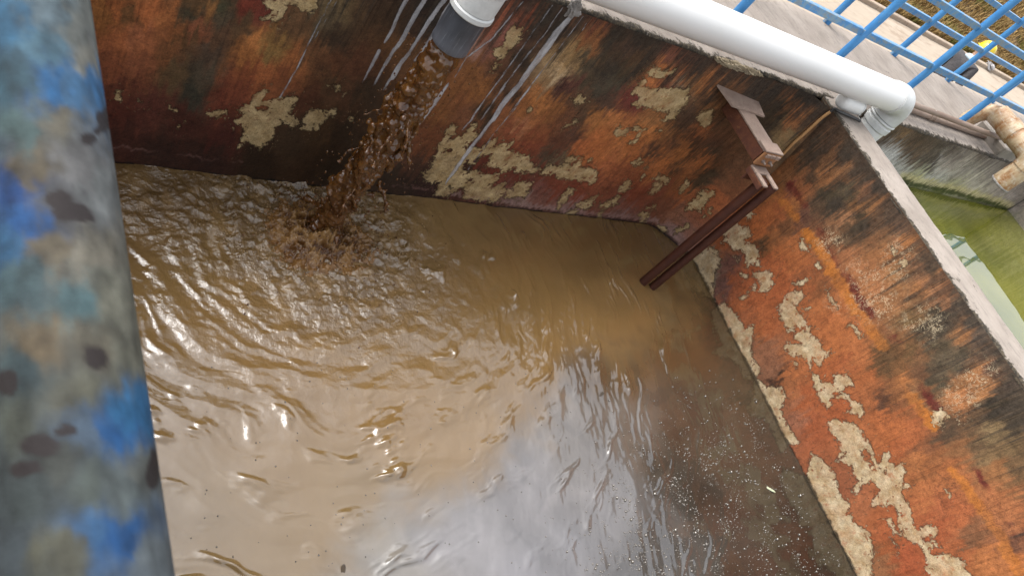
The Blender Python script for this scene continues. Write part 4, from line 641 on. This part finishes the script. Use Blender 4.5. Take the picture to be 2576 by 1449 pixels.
m_yel = NT('yellowed_plastic', .45, .4); t = m_yel
c = t.mix(t.ramp(t.noise(5, 6, .7, t.map((1, 3, 1))), .38, .62), (.62, .50, .33), (.36, .17, .06)); c = t.mix(t.ramp(t.noise(11, 6, .75, t.map((3, 1, 3))), .52, .66, 0, .85), c, (.66, .60, .50)); c = t.mix(t.ramp(t.noise(17, 5, .75, t.map((4, 1, 1))), .55, .68, 0, .6), c, (.18, .08, .03)); t.color(c); t.bump(t.noise(60, 5, .7), .25, .004); m_yel = t.m
yp = thing('yellowed_pipe', (7.4, 2.5, ZT), 'rust yellowed plastic pipe bending over the wall top and dropping into the green tank', 'pipe')
YX, YZ, YR = 7.40, 1.69, .094
MB().tube(list(arc((YX, 2.86, ZT+.02), (YX, 2.86, YZ), (YX, 2.70, YZ), 8)), .072, 28).build('stub_pipe', m_yel, yp, True)
MB().tube([(YX, 2.74, YZ), (YX, 2.5, YZ), (YX, 2.30, YZ)], YR, 36).ring((YX, 2.60, YZ), (0, -1, 0), YR+.008, YR-.01, .13, 36).build('pipe_run', m_yel, yp, True)
MB().tube(list(arc((YX, 2.315, YZ), (YX, 2.20, YZ), (YX, 2.20, YZ-.115), 10)), YR+.006, 36).build('elbow', m_yel, yp, True)
n = 36; prof = [(YR-.001, YZ-.10), (YR, YZ-.12), (YR, 1.40), (YR+.001, 1.372), (YR-.003, 1.366), (YR-.009, 1.37), (YR-.009, 1.6)]
v = [(YX+r*math.cos(2*math.pi*k/n), 2.20+r*math.sin(2*math.pi*k/n), z) for r, z in prof for k in range(n)]
f = [(i*n+k, (i+1)*n+k, (i+1)*n+(k+1) % n, i*n+(k+1) % n) for i in range(len(prof)-1) for k in range(n)]
MB().add(v, f).build('drop_pipe', m_yel, yp, True)
MB().ring((YX, 2.20, 1.364), (0, 0, 1), YR+.004, YR-.012, .022, 36).build('lime_rim', m_lime, yp, True)
m_cond = simple('rusted_conduit', (.36, .27, .21), (.24, .15, .105), 9, .75, .3, 70, (.55, .52, .48), spotlo=.62, spotscale=30, stretch=(.3, 1, 1))
cA = thing('conduit', (7.2, 2.62, 1.53), 'upper of two thin rusty brown conduits along the wall top past the white elbow', 'conduit', 'conduits on the wall top')
MB().tube([(5.0, 2.60, 1.535), (6.2, 2.612, 1.548), (7.1, 2.625, 1.545), (8.02, 2.640, 1.548)], .023, 20).build('conduit_tube', m_cond, cA, True)
cB = thing('conduit', (7.2, 2.66, 1.46), 'lower thin rusty brown conduit lying on the concrete, with pipe sockets', 'conduit', 'conduits on the wall top')
MB().tube([(5.0, 2.665, 1.466), (6.2, 2.676, 1.468), (7.2, 2.70, 1.466), (8.6, 2.745, 1.466)], .021, 20).build('conduit_tube', m_cond, cB, True)
for x in (6.38, 6.46): MB().tube([(x, 2.68, 1.468), (x+.06, 2.682, 1.468)], .027, 20).build('socket', m_cond, cB, True)
# loose concrete block beside the yellowed pipe
kb = thing('concrete_block', (8.0, 2.62, ZT), 'flat pale concrete block beside the yellowed pipe', 'block')
MB().box((7.62, 2.50, ZT-.02), (8.25, 2.85, ZT+.10), .012).build('block_body', m_conc, kb)

# cable and wire at the corner
m_cab = simple('black_cable', (.012, .012, .013), (.03, .028, .026), 20, .5, .1); m_cabr = simple('rust_coated_cable', (.46, .24, .085), (.56, .31, .13), 20, .7, .2)
def onA(px, py, off=.016):
    d = ray(px, py); a, b = .5/d[1], (YA-CAM[1])/d[1]
    for _ in range(50):
        m_ = (a+b)/2; P = CAM+m_*d
        if P[1] > faceA_y(P[0], P[2])-off or P[0] > XB-off: b = m_
        else: a = m_
    return CAM+a*d
def onB(px, py, off=.014): return on(px, py, 0, XB-off)
cab = thing('cable', (4.5, 2.35, ZT), 'thin cable running over the corner of the coping and down behind the rusty bracket', 'cable')
low = [onA(*K('n', x, y)) for x, y in ((985, 560), (1030, 515), (1080, 460), (1140, 410), (1200, 355), (1260, 300), (1310, 265))]
def smoothpath(P, n=40):
    P = np.array(P); t0 = np.linspace(0, 1, len(P)); t1 = np.linspace(0, 1, n); Q = np.stack([np.interp(t1, t0, P[:, k]) for k in range(3)], 1)
    for _ in range(5): Q[1:-1] = (Q[:-2]+2*Q[1:-1]+Q[2:])/4
    return Q
MB().tube(smoothpath(low), .0105, 10).build('rusted_length', m_cabr, cab, True)
hi = [low[-1], low[-1]+(low[-1]-low[-2])*.5]+[on(*K('p', x, y), 2, ZT+.016) for x, y in ((160, 945), (230, 975), (300, 1005), (345, 1030))]
MB().tube(smoothpath(hi), .0105, 10).build('black_length', m_cab, cab, True)
wi = thing('wire', (5.0, 2.3, ZT), 'thin pale looped wire hanging beside the white elbow', 'wire')
w_ = [on(*K('p', x, y), 0, 5.0) for x, y in ((350, 945), (333, 962), (345, 985), (357, 972), (340, 958), (335, 1000), (352, 1020), (362, 1050), (372, 1085))]
MB().tube(smoothpath(w_, 60), .0028, 6).build('wire_loop', simple('pale_wire', (.5, .5, .48), (.35, .34, .32), 20, .5, 0), wi, True)

# ================================================================ rusty bracket with guide rods
def rust(name, c1, c2, c3, rough=.8, sc=14):
    t = NT(name, rough, .35); c = t.mix(t.ramp(t.noise(sc, 6, .7), .35, .65), c1, c2); c = t.mix(t.ramp(t.noise(sc*3.2, 6, .75), .55, .7, 0, .7), c, c3); c = t.mix(t.ramp(t.noise(sc*9, 4, .7), .6, .75, 0, .5), c, tuple(.4*q for q in c1)); t.color(c); b = t.bump(t.noise(sc*3, 6, .7), .5, .006); t.bump(t.noise(sc*12, 4, .7), .4, .002, b); return t.m
m_rtop = rust('scaly_pinkish_rust', (.29, .205, .16), (.36, .265, .21), (.20, .115, .075)); m_rust = rust('deep_rust', (.16, .055, .025), (.10, .035, .022), (.28, .12, .045)); m_rod = rust('maroon_rust', (.05, .014, .009), (.085, .026, .013), (.115, .042, .017), .55, 20)
bk = thing('guide_bracket', (3.88, YA, 1.2), 'rusty steel bracket arm on the back wall with two guide rods down into the water', 'bracket')
A0x, A1x, AZ = 3.800, 3.958, 1.235
ab = MB(); ab.box((A0x, 2.05, AZ-.012), (A1x, YA-.004, AZ), .003); ab.build('arm_top', m_rtop, bk)
ab = MB(); ab.box((A0x+.004, 2.056, AZ-.098), (A0x+.016, YA-.004, AZ-.0125), .003); ab.box((A1x-.016, 2.056, AZ-.098), (A1x-.004, YA-.004, AZ-.0125), .003); ab.box((A0x+.0165, 2.09, AZ-.098), (A1x-.0165, YA-.004, AZ-.086), .003); ab.build('arm_channel', m_rust, bk)
pb = MB()
q = [(A0x-.20, YA+.0, AZ+.052), (A1x+.10, YA+.0, AZ+.022), (A1x+.09, 2.365, AZ+.010), (A0x-.085, 2.375, AZ+.014)]; q2 = [(x, y, z-.012) for x, y, z in q]
pb.add(q+q2, [(3, 2, 1, 0), (4, 5, 6, 7), (0, 1, 5, 4), (1, 2, 6, 5), (2, 3, 7, 6), (3, 0, 4, 7)]); pb.build('wall_plate', m_rtop, bk)
MB().box((A0x-.005, 2.035, AZ+.0006), (A1x+.012, 2.125, AZ+.013), .003).build('end_plate', m_rtop, bk)
MB().box((A0x-.002, 2.034, AZ-.100), (A1x+.006, 2.0485, AZ-.003), .003).build('end_face', rust('orange_rust', (.30, .125, .045), (.38, .19, .09), (.18, .07, .03)), bk)
for x in (A0x+.018, A0x+.068, A0x+.118):
    MB().box((x, 2.024, AZ-.030), (x+.040, 2.0335, AZ-.006), .002).build('shim_tab', m_rtop, bk)
for x in (A0x+.045, A0x+.115):
    c = np.array((x, 2.034, AZ-.062)); b_ = MB().tube([c, c-(0, .03, 0)], .0065, 10); b_.tube([c-(0, .0005, 0), c-(0, .011, 0)], .0125, 6); b_.build('bolt', simple('grey_bolt', (.30, .24, .20), (.22, .15, .11), 30, .6, .3), bk)
fz = AZ-.115
fk = MB(); fk.box((A0x+.010, 1.985, fz-.014), (A1x-.002, 2.046, fz), .003)
fk.box((A0x+.010, 1.880, fz-.014), (A0x+.046, 1.9845, fz), .003); fk.box((A1x-.040, 1.880, fz-.014), (A1x-.002, 1.9845, fz), .003)
fk.build('fork_clamp', m_rtop, bk)
fs = MB(); fs.box((A0x+.006, 1.893, fz-.052), (A0x+.014, 2.046, fz-.0145), .002); fs.box((A0x+.016, 2.02, fz-.1), (A1x-.01, 2.032, fz-.0145), .002); fs.build('fork_web', m_rust, bk)
R1 = on(1617, 710, 2, 0); R2 = on(1641, 722, 2, 0)
for Rp, rr in ((R1, .031), (R2, .029)):
    tx_, ty_ = Rp[0], Rp[1]
    MB().tube([(tx_, ty_, fz-.016), (tx_, ty_, .8), (tx_, ty_, .4), (tx_, ty_, -.2)], rr, 24).build('guide_rod', m_rod, bk, True)

# ================================================================ blue railings
def blue(name, amt):
    t = NT(name, .42, .45); c = t.mix(t.ramp(t.noise(7, 5, .6), .35, .7), (.045, .225, .52), (.085, .31, .62))
    c = t.mix(t.ramp(t.noise(26, 6, .72, t.map((1, 1, .4))), .60-amt, .66-amt, 0, .85), c, (.20, .34, .44)); c = t.mix(t.ramp(t.noise(33, 6, .75, t.map((.35, 1, 1))), .62-amt, .67-amt, 0, .8), c, (.27, .29, .27)); c = t.mix(t.ramp(t.noise(48, 5, .75), .70, .76, 0, .8), c, (.10, .07, .05))
    t.color(c); t.bump(t.noise(50, 5, .7), .25, .003); return t.m
m_post = blue('blue_post_paint', -.02); m_rail = blue('weathered_blue_rail_paint', .10)
def railing(y, posts, zr, label, x0, x1, foot):
    g = thing('railing', (posts[2], y, ZT), label, 'railing', 'blue railings on the back wall')
    for x in posts:
        MB().tube([(x, y, ZT-.05), (x, y, 1.8), (x, y, 2.2), (x, y, 2.535)], .0285, 24).build('post', m_post, g, True)
    px_ = [x0]+list(posts)+[x1]
    for z in zr:
        for a, b2 in zip(px_[:-1], px_[1:]):
            if b2-a < .12: continue
            r = MB(); r.box((a+.027, y-.004, z-.0225), (b2-.027, y+.001, z+.0225), .0015); r.box((a+.027, y+.0013, z+.0175), (b2-.027, y+.036, z+.0222), .0012); 
            for xx in (a+.029, b2-.029): blob(r, (xx, y-.004, z+.004), .011, 5, 0, (.7, .8, 1.9))
            r.build('rail', m_rail, g)
    MB().tube([(x0, y, 2.535), ((x0+x1)/2, y, 2.535), (x1, y, 2.535)], .0305, 24).build('handrail', m_post, g, True)
    if foot:
        for x in posts: MB().box((x-.05, y-.012, ZT-.01), (x-.031, y+.012, ZT+.075), .002).build('foot_bracket', m_rail, g)
    return g
railing(2.787, [1.42, 2.54, 3.668, 4.848, 5.926, 7.150, 8.33, 9.45, 10.6, 11.8], (1.782, 2.158), 'nearer blue tubular railing standing just behind the white pipe', .4, 12.6, False)
railing(3.566, [2.1, 3.28, 4.47, 5.662, 6.845, 8.035, 9.22, 10.4, 11.6, 12.8], (1.828, 2.200), 'farther blue railing along the outer edge of the walkway by the road', .9, 13.6, True)
# foreground handrail, out of focus
ang = math.radians(8.25); dist = .335; HX, HZ, HR = dist*math.sin(ang), 2.8-dist*math.cos(ang), .0302
hr = thing('handrail', (HX, .3, ZT), 'peeling blue and grey painted handrail close at the left edge, out of focus', 'railing')
na = 130; yy = np.concatenate([np.arange(-1.2, -.1, .02), np.arange(-.1, 1.3, .0017), np.arange(1.3, 2.46, .01)]); a_ = np.linspace(0, 2*np.pi, na)
Yg, Ag = np.meshgrid(yy, a_, indexing='ij'); Yg = Yg.ravel(); Ag = Ag.ravel()
nx, nz = np.cos(Ag), np.sin(Ag); rr = HR*(1+.012*fbm(Yg*14, np.cos(Ag)*1.5+np.sin(Ag)*2, 4, 301))
V = np.stack([HX+.0029-.0224*(Yg-.076)+rr*nx, Yg, HZ+rr*nz], 1); px, py = project(V)
SR = [('z',130,210,(45,110,165)),('z',240,205,(70,130,185)),('z',40,480,(28,80,145)),('z',80,560,(40,100,165)),('z',290,1090,(42,100,160)),('z',300,1345,(40,98,160)),('z',355,1035,(60,130,185)),('z',30,60,(60,115,150)),('z',100,120,(90,130,150)),('z',200,60,(140,145,140)),('z',150,300,(130,125,110)),('z',60,320,(85,110,110)),('z',200,420,(130,130,130)),('z',260,470,(140,145,145)),('z',90,420,(115,105,85)),('z',120,640,(125,115,95)),('z',230,640,(150,145,130)),('z',60,700,(85,110,115)),('z',180,760,(95,125,130)),('z',290,760,(140,140,125)),('z',100,850,(125,110,85)),('z',330,900,(135,135,120)),('z',60,940,(70,90,95)),('z',200,1000,(110,110,95)),('z',60,1050,(90,95,85)),('z',150,1150,(80,85,80)),('z',230,1220,(100,110,105)),('z',360,1180,(130,135,130)),('z',80,1250,(75,85,85)),('z',150,1400,(100,100,85)),('z',380,1400,(125,135,140)),('z',40,1380,(80,90,95)),('z',30,200,(60,95,110)),('z',220,150,(150,150,140)),('z',160,530,(95,95,95)),('z',120,30,(110,130,140)),('z',180,230,(75,120,160)),('z',20,620,(60,110,150)),('z',250,880,(120,115,100)),('z',300,1240,(110,120,120)),('z',220,1090,(90,110,130)),('z',240,1340,(70,120,170))]
w1 = fbm(Yg*40, Ag*2.2, 5, 311, .6); w2 = fbm(Yg*40+7, Ag*2.2, 5, 315, .6)
col = shepard(px+74*w1, py+74*w2, SR, 10, 2.0)*.33; col = col*(1+.85*fbm(Yg*60, Ag*3, 4, 321)[:, None])
sp = np.zeros(len(px))
for X0, Y0, rx, ry in ((150, 505, 26, 18), (180, 535, 48, 20), (215, 550, 22, 10), (225, 350, 16, 14), (265, 300, 20, 26), (250, 330, 10, 8), (240, 900, 26, 26), (15, 965, 26, 30), (100, 1120, 46, 24), (170, 1085, 22, 12), (385, 1180, 14, 50), (60, 1180, 40, 18)):
    sp = np.maximum(sp, np.exp(-(((px-X0+18*w1)/rx)**2+((py-Y0+18*w2)/ry)**2)))
sp = sstep(.14, .40, sp+.22*w1*sp**.5); col = col*(1-.94*sp[:, None])+np.array([.014, .010, .010])*.94*sp[:, None]
me = gridmesh('rail_tube', V, len(yy), na); attr(me, 'stain', np.clip(col, .004, .9))
t = NT('peeling_blue_paint', .7, .2); c = t.attr('stain'); t.color(t.mix(t.ramp(t.noise(160, 5, .7), .35, .7, 0, .4), c, t.mix(1.0, c, (.6, .6, .6), 'MULTIPLY'))); t.bump(t.noise(140, 5, .7), .3, .002); put('rail_tube', me, t.m, hr)
for y in (-.9, .35, 1.6): MB().tube([(HX, y, ZT-.05), (HX, y, 2.0), (HX, y, HZ-.02)], .024, 20).build('post', m_post, hr, True)
for z in (1.80, 2.13): MB().box((HX-.004, -1.2, z-.02), (HX, 2.44, z+.02), .001).build('rail', m_rail, hr)

# ================================================================ road, kerb, grass bank
m_road = simple('dusty_road', (.40, .325, .245), (.46, .385, .30), 1.2, .9, .3, 30, (.30, .225, .16), spotlo=.56, spotscale=2.2, stretch=(.35, 1, 1))
def terrain(name, x0, x1, y0, y1, nx_, ny_, zf, m):
    xs = np.linspace(x0, x1, nx_); ys = np.linspace(y0, y1, ny_); X, Y = np.meshgrid(xs, ys, indexing='ij'); X = X.ravel(); Y = Y.ravel()
    return setp(put(name, gridmesh(name, np.stack([X, Y, zf(X, Y)], 1), nx_, ny_), m), kind='structure')
YK = 9.75
terrain('ground', -400, 400, -400, 400, 40, 40, lambda X, Y: 0*X+ZR-.55, simple('bare_soil', (.20, .15, .09), (.26, .20, .13), 2, .95, .4, 20))
terrain('road', -40, 60, YO-.05, YK, 200, 30, lambda X, Y: ZR+.01*fbm(X*.5, Y*.5, 3, 401), m_road)
kb_ = MB()
for i in range(-10, 32): kb_.box((i*1.5+.006, YK, ZR-.3), (i*1.5+1.494, YK+.16, ZR+.10), .015)
setp(kb_.build('kerb', simple('kerb_concrete', (.46, .37, .28), (.36, .27, .20), 3, .9, .4, 30, (.20, .14, .09), spotlo=.6), None), kind='structure')
def bank_z(X, Y): return ZR-.02+np.clip(Y-YK-.7, 0, None)*.42+.16*fbm(X*.6, Y*.6, 4, 411)+.05*fbm(X*3, Y*3, 3, 415)
t = NT('bank_soil', .95, .2); c = t.mix(t.ramp(t.noise(1.3, 6, .7), .38, .62), (.075, .045, .026), (.19, .13, .065)); t.color(t.mix(t.ramp(t.noise(14, 5, .7), .55, .72, 0, .7), c, (.26, .18, .10))); t.bump(t.noise(12, 6, .7), .8, .06)
terrain('grass_bank', -60, 90, YK+.1, 60, 400, 140, bank_z, t.m)
N = 150000; gx = rg.uniform(8, 46, N); gy = YK+.35+rg.uniform(0, 1, N)**1.5*17
den = fbm(gx*.55, gy*.55, 4, 421)+.25*fbm(gx*2.5, gy*2.5, 3, 425)+np.clip((gy-YK-.3)*.16, -.2, .25); keep = den > -.12; gx, gy, den = gx[keep], gy[keep], den[keep]; N = len(gx)
gz = bank_z(gx, gy)-.02; hgt = rg.uniform(.12, .40, N)*(1+.6*np.clip(den, -.3, .8)); az = rg.uniform(0, 2*np.pi, N); ln = rg.uniform(.2, 1.1, N)*hgt; wd_ = rg.uniform(.006, .016, N)
B = np.stack([gx, gy, gz], 1); side = np.stack([-np.sin(az), np.cos(az), az*0], 1)*wd_[:, None]; lean = np.stack([np.cos(az)*ln, np.sin(az)*ln, hgt], 1); midl = np.stack([np.cos(az)*ln*.3, np.sin(az)*ln*.3, hgt*.6], 1)
V = np.stack([B-side, B+side, B+midl+side*.7, B+midl-side*.7, B+lean], 1).reshape(-1, 3); 
me = bpy.data.meshes.new('dry_grass'); me.vertices.add(5*N); me.vertices.foreach_set('co', V.astype(np.float32).ravel())
i0 = np.arange(N)*5; li = np.concatenate([np.stack([i0, i0+1, i0+2, i0+3], 1), np.stack([i0+3, i0+2, i0+4, i0+4], 1)[:, :3]], 1).ravel()
ls = np.stack([np.arange(N)*7, np.arange(N)*7+4], 1).ravel(); me.loops.add(7*N); me.loops.foreach_set('vertex_index', li.astype(np.int32)); me.polygons.add(2*N); me.polygons.foreach_set('loop_start', ls.astype(np.int32)); me.update(calc_edges=True)
gt = rg.uniform(0, 1, N); green = sstep(.18, .42, fbm(gx*.45+3, gy*.45, 3, 431)+rg.normal(0, .08, N))
gc = lin((140, 108, 60))[None]*(1-gt[:, None])+lin((190, 160, 104))[None]*gt[:, None]; gc = gc*(1-.75*green[:, None])+lin((112, 132, 52))[None]*.75*green[:, None]; gc *= rg.uniform(.45, 1.1, N)[:, None]
attr(me, 'stain', np.repeat(gc, 5, 0)); t = NT('dry_grass_blades', .7, .2); t.color(t.attr('stain')); setp(put('dry_grass', me, t.m), kind='stuff')
P = on(*K('p', 1610, 440), 2, .45); 
lt = thing('litter', P, 'crumpled white scrap of litter lying in the dry grass beyond the road', 'litter'); lump('crumpled_sheet', (P[0], P[1], bank_z(np.array([P[0]]), np.array([P[1]]))[0]+.14), .15, simple('dirty_plastic', (.55, .53, .52), (.42, .40, .40), 9, .6, .3), lt, (1, .8, .5), 5, .7)

# ================================================================ person on the road
def skin_body(name, joints, edges, m, parent, lev=2):
    me = bpy.data.meshes.new(name); me.from_pydata([j[:3] for j in joints], edges, []); o = put(name, me, m, parent)
    md = o.modifiers.new('skin', 'SKIN'); md.use_smooth_shade = True
    for v, j in zip(me.skin_vertices[0].data, joints): v.radius = (j[3], j[4] if len(j) > 4 else j[3]); v.use_root = False
    me.skin_vertices[0].data[0].use_root = True
    s_ = o.modifiers.new('sub', 'SUBSURF'); s_.levels = lev; s_.render_levels = lev; return o
m_skin = simple('skin', (.42, .25, .17), (.48, .29, .20), 8, .55, .1); m_cloth = simple('dark_work_clothes', (.045, .042, .045), (.085, .080, .085), 6, .85, .6, 14, bdist=.03); m_shirt = simple('light_blue_shirt', (.42, .56, .66), (.52, .64, .72), 8, .8, .4, 20); m_hat = simple('yellow_hard_hat', (.86, .62, .01), (.90, .68, .02), 8, .3, 0); m_boot = simple('dark_boots', (.02, .018, .016), (.04, .035, .03), 10, .6, .2)
PX, PY = 11.50, 5.2
pr = thing('person', (PX, PY, ZR), 'person in dark clothes and yellow hard hat on the road beyond the railings', 'person')
def T(l): return [(PX+j[0], PY+j[1], ZR+j[2])+tuple(j[3:]) for j in l]
# one continuous body: pelvis, spine leaning forward (+x), neck, head, arms, legs in mid stride
bj = T([(0, 0, .94, .10, .08), (.03, 0, 1.10, .09, .075), (.08, 0, 1.27, .09, .075), (.12, 0, 1.40, .07, .06), (.155, 0, 1.47, .052), (.19, 0, 1.55, .085, .080), (.205, 0, 1.62, .088, .082), (.20, 0, 1.68, .05),
        (.11, .17, 1.375, .042), (.09, .235, 1.12, .036), (.22, .222, .90, .032), (.27, .21, .84, .028, .04), (.31, .20, .78, .02, .03), (.11, -.17, 1.375, .042), (.02, -.245, 1.13, .036), (.10, -.24, .90, .032), (.14, -.23, .83, .028, .04), (.17, -.23, .77, .02, .03),
        (.0, .09, .88, .092), (.10, .10, .49, .062), (.03, .10, .11, .044), (.0, -.09, .88, .092), (-.02, -.10, .49, .062), (-.20, -.10, .14, .044)])
skin_body('body', bj, [(0, 1), (1, 2), (2, 3), (3, 4), (4, 5), (5, 6), (6, 7), (3, 8), (8, 9), (9, 10), (10, 11), (11, 12), (3, 13), (13, 14), (14, 15), (15, 16), (16, 17), (0, 18), (18, 19), (19, 20), (0, 21), (21, 22), (22, 23)], m_skin, pr)
tj = T([(0, 0, .90, .152, .122), (.03, 0, 1.10, .142, .118), (.08, 0, 1.26, .170, .138), (.115, 0, 1.375, .125, .112), (.11, .17, 1.375, .074), (.09, .235, 1.12, .058), (.21, .222, .925, .046), (.11, -.17, 1.375, .070), (.02, -.245, 1.13, .058), (.09, -.24, .925, .046)])
skin_body('jacket', tj, [(0, 1), (1, 2), (2, 3), (3, 4), (4, 5), (5, 6), (3, 7), (7, 8), (8, 9)], m_cloth, pr)
lj = T([(0, 0, .93, .135, .112), (.0, .09, .84, .102), (.10, .10, .49, .076), (.035, .10, .13, .062), (0, -.09, .84, .102), (-.02, -.10, .49, .076), (-.19, -.10, .17, .062)])
skin_body('trousers', lj, [(0, 1), (1, 2), (2, 3), (0, 4), (4, 5), (5, 6)], m_cloth, pr)
skin_body('collar', T([(.112, 0, 1.37, .135, .120), (.130, 0, 1.43, .105, .095), (.148, 0, 1.475, .078, .072)]), [(0, 1), (1, 2)], m_shirt, pr)
for s in (1, -1):
    x0, z0 = ((.02, .055), (-.21, .085))[s < 0]
    skin_body('boot', T([(x0, s*.10, z0+.06, .058), (x0+.01, s*.10, z0, .05, .045), (x0+.13, s*.10, z0-.015-.02*(s < 0), .045, .035), (x0+.19, s*.10, z0-.02-.03*(s < 0), .03, .028)]), [(0, 1), (1, 2), (2, 3)], m_boot, pr)
hx, hz = PX+.205, ZR+1.625; v = []; f = []; n = 28; prof = [(.0, .125), (.05, .120), (.085, .103), (.112, .072), (.126, .030), (.130, .0), (.150, -.006), (.151, -.013), (.126, -.010)]
for i, (r, z) in enumerate(prof):
    for k in range(n):
        a = 2*math.pi*k/n; fr = 1+(.28*max(0, math.cos(a))**2 if i in (6, 7) else .08*abs(math.cos(a))); v.append((hx+r*fr*math.cos(a)+.18*z, PY+r*.93*math.sin(a), hz+z-.10*r*math.cos(a)*.5))
for i in range(len(prof)-1):
    for k in range(n): f.append((i*n+k, (i+1)*n+k, (i+1)*n+(k+1) % n, i*n+(k+1) % n))
h_ = MB().add(v, f).build('hard_hat', m_hat, pr, True)
MB().tube([(hx-.10, PY, hz+.09), (hx-.03, PY, hz+.128), (hx+.05, PY, hz+.128), (hx+.11, PY, hz+.075)], .012, 10).build('hat_ridge', m_hat, h_, True)
fc = MB(); blob(fc, (PX+.292, PY, ZR+1.565), .014, 5, 0, (1.3, .8, 1.5)); fc.build('nose', m_skin, pr, True)
for s in (1, -1):
    e1 = MB(); blob(e1, (PX+.272, PY+s*.033, ZR+1.595), .011, 5); e1.build('eye', simple('eye_dark', (.03, .02, .02), (.05, .04, .03), 9, .2, 0), pr, True)
    e1 = MB(); blob(e1, (PX+.19, PY+s*.083, ZR+1.575), .026, 5, 0, (.6, .4, 1.2)); e1.build('ear', m_skin, pr, True)
mo = MB(); blob(mo, (PX+.272, PY, ZR+1.525), .016, 5, 0, (.4, 1.2, .35)); mo.build('mouth', simple('lips', (.30, .12, .10), (.34, .14, .11), 9, .5, 0), pr, True)

# ================================================================ foam bubbles and floating scraps
def wz(x, y): return water_height(np.array([x]), np.array([y]))[0]
mb = MB(); cnt = 0; BX = []
while cnt < 3600:
    px_, py_ = rg.uniform(1380, 2190), rg.uniform(840, 1449)
    P = on(px_, py_, 2, 0)
    if P[0] > XB-.06: continue
    dens = sstep(880, 1150, py_+.35*(px_-1750))*sstep(1380, 1720, px_+.15*(py_-1100)); dens *= .25+.85*sstep(-.02, .30, fbm(np.array([P[0]*5.0]), np.array([P[1]*5.0]), 4, 501, .6)[0])
    dens *= 1-.75*np.exp(-((XB-P[0])/.22)**2)
    if rg.uniform() > dens: continue
    BX.append((P[0], P[1], min(.0120, .0011+rg.exponential(.0013)))); cnt += 1
for _ in range(130):
    P = on(rg.uniform(480, 1500), rg.uniform(900, 1449), 2, 0); BX.append((P[0], P[1], rg.uniform(.0015, .004)))
BX = np.array(BX); BH = water_height(BX[:, 0], BX[:, 1])
mf = MB()
for s in range(1500):
    a = rg.uniform(0, 2*np.pi); q = abs(rg.normal(.30, .13)); P = (IMP[0]-.06+q*1.25*math.cos(a), IMP[1]-.02+q*.95*math.sin(a))
    if P[1] > YA-.02: P = (P[0], 2*YA-.04-P[1])
    if fbm(np.array([P[0]*8]), np.array([P[1]*8]), 3, 541)[0] < .02: continue
    blob(mf, (P[0], P[1], wz(*P)+.001), rg.uniform(.0016, .0052), 4)
t = NT('froth_film', .08, .5); t.color((.30, .20, .10)); setp(mf.build('froth', t.m, None, True), kind='stuff')
for (x, y, r), h in zip(BX, BH): blob(mb, (x, y, h+.12*r), r, 5)
t = NT('bubble_film', .02, .5); t.color((.085, .068, .045)); t.b.inputs['IOR'].default_value = 2.3
setp(mb.build('foam_bubbles', t.m, None, True), kind='stuff')
def scrap(px_, py_, L_, W_, a, m, name, label, cat, th=.0025):
    P = on(px_, py_, 2, 0); z = wz(P[0], P[1]); k = 14; v = []
    for zz_ in (0.002, .002+th):
        for i in range(k):
            q = 2*math.pi*i/k; u, w = L_*math.cos(q)*(1+.15*math.sin(3*q+px_)), W_*math.sin(q)*(1+.2*math.cos(2*q+py_))
            v.append((P[0]+u*math.cos(a)-w*math.sin(a), P[1]+u*math.sin(a)+w*math.cos(a), z+zz_+.004*math.cos(q)))
    f = [tuple(range(k, 2*k)), tuple(range(k-1, -1, -1))]+[(i, (i+1) % k, k+(i+1) % k, k+i) for i in range(k)]
    tag = MB().add(v, f).build(name, m, None); return setp(tag, label, cat)
scrap(1937, 1231, .034, .010, -.75, simple('pale_leaf', (.52, .56, .40), (.42, .46, .30), 30, .5, .2), 'leaf', 'narrow pale green leaf floating among the bubbles', 'leaf')
scrap(1512, 992, .018, .010, .4, simple('dark_scum', (.05, .03, .012), (.03, .02, .01), 30, .5, .2), 'scrap', 'small dark scrap floating where the tan and dark water meet', 'scrap')
scrap(862, 1432, .016, .011, 1.2, simple('dark_scum_b', (.06, .035, .012), (.03, .02, .01), 30, .5, .2), 'scrap', 'dark brown fleck floating near the bottom edge of the tan water', 'scrap')

for o in (wa, wb, wc, wn, we): o['kind'] = 'thing'
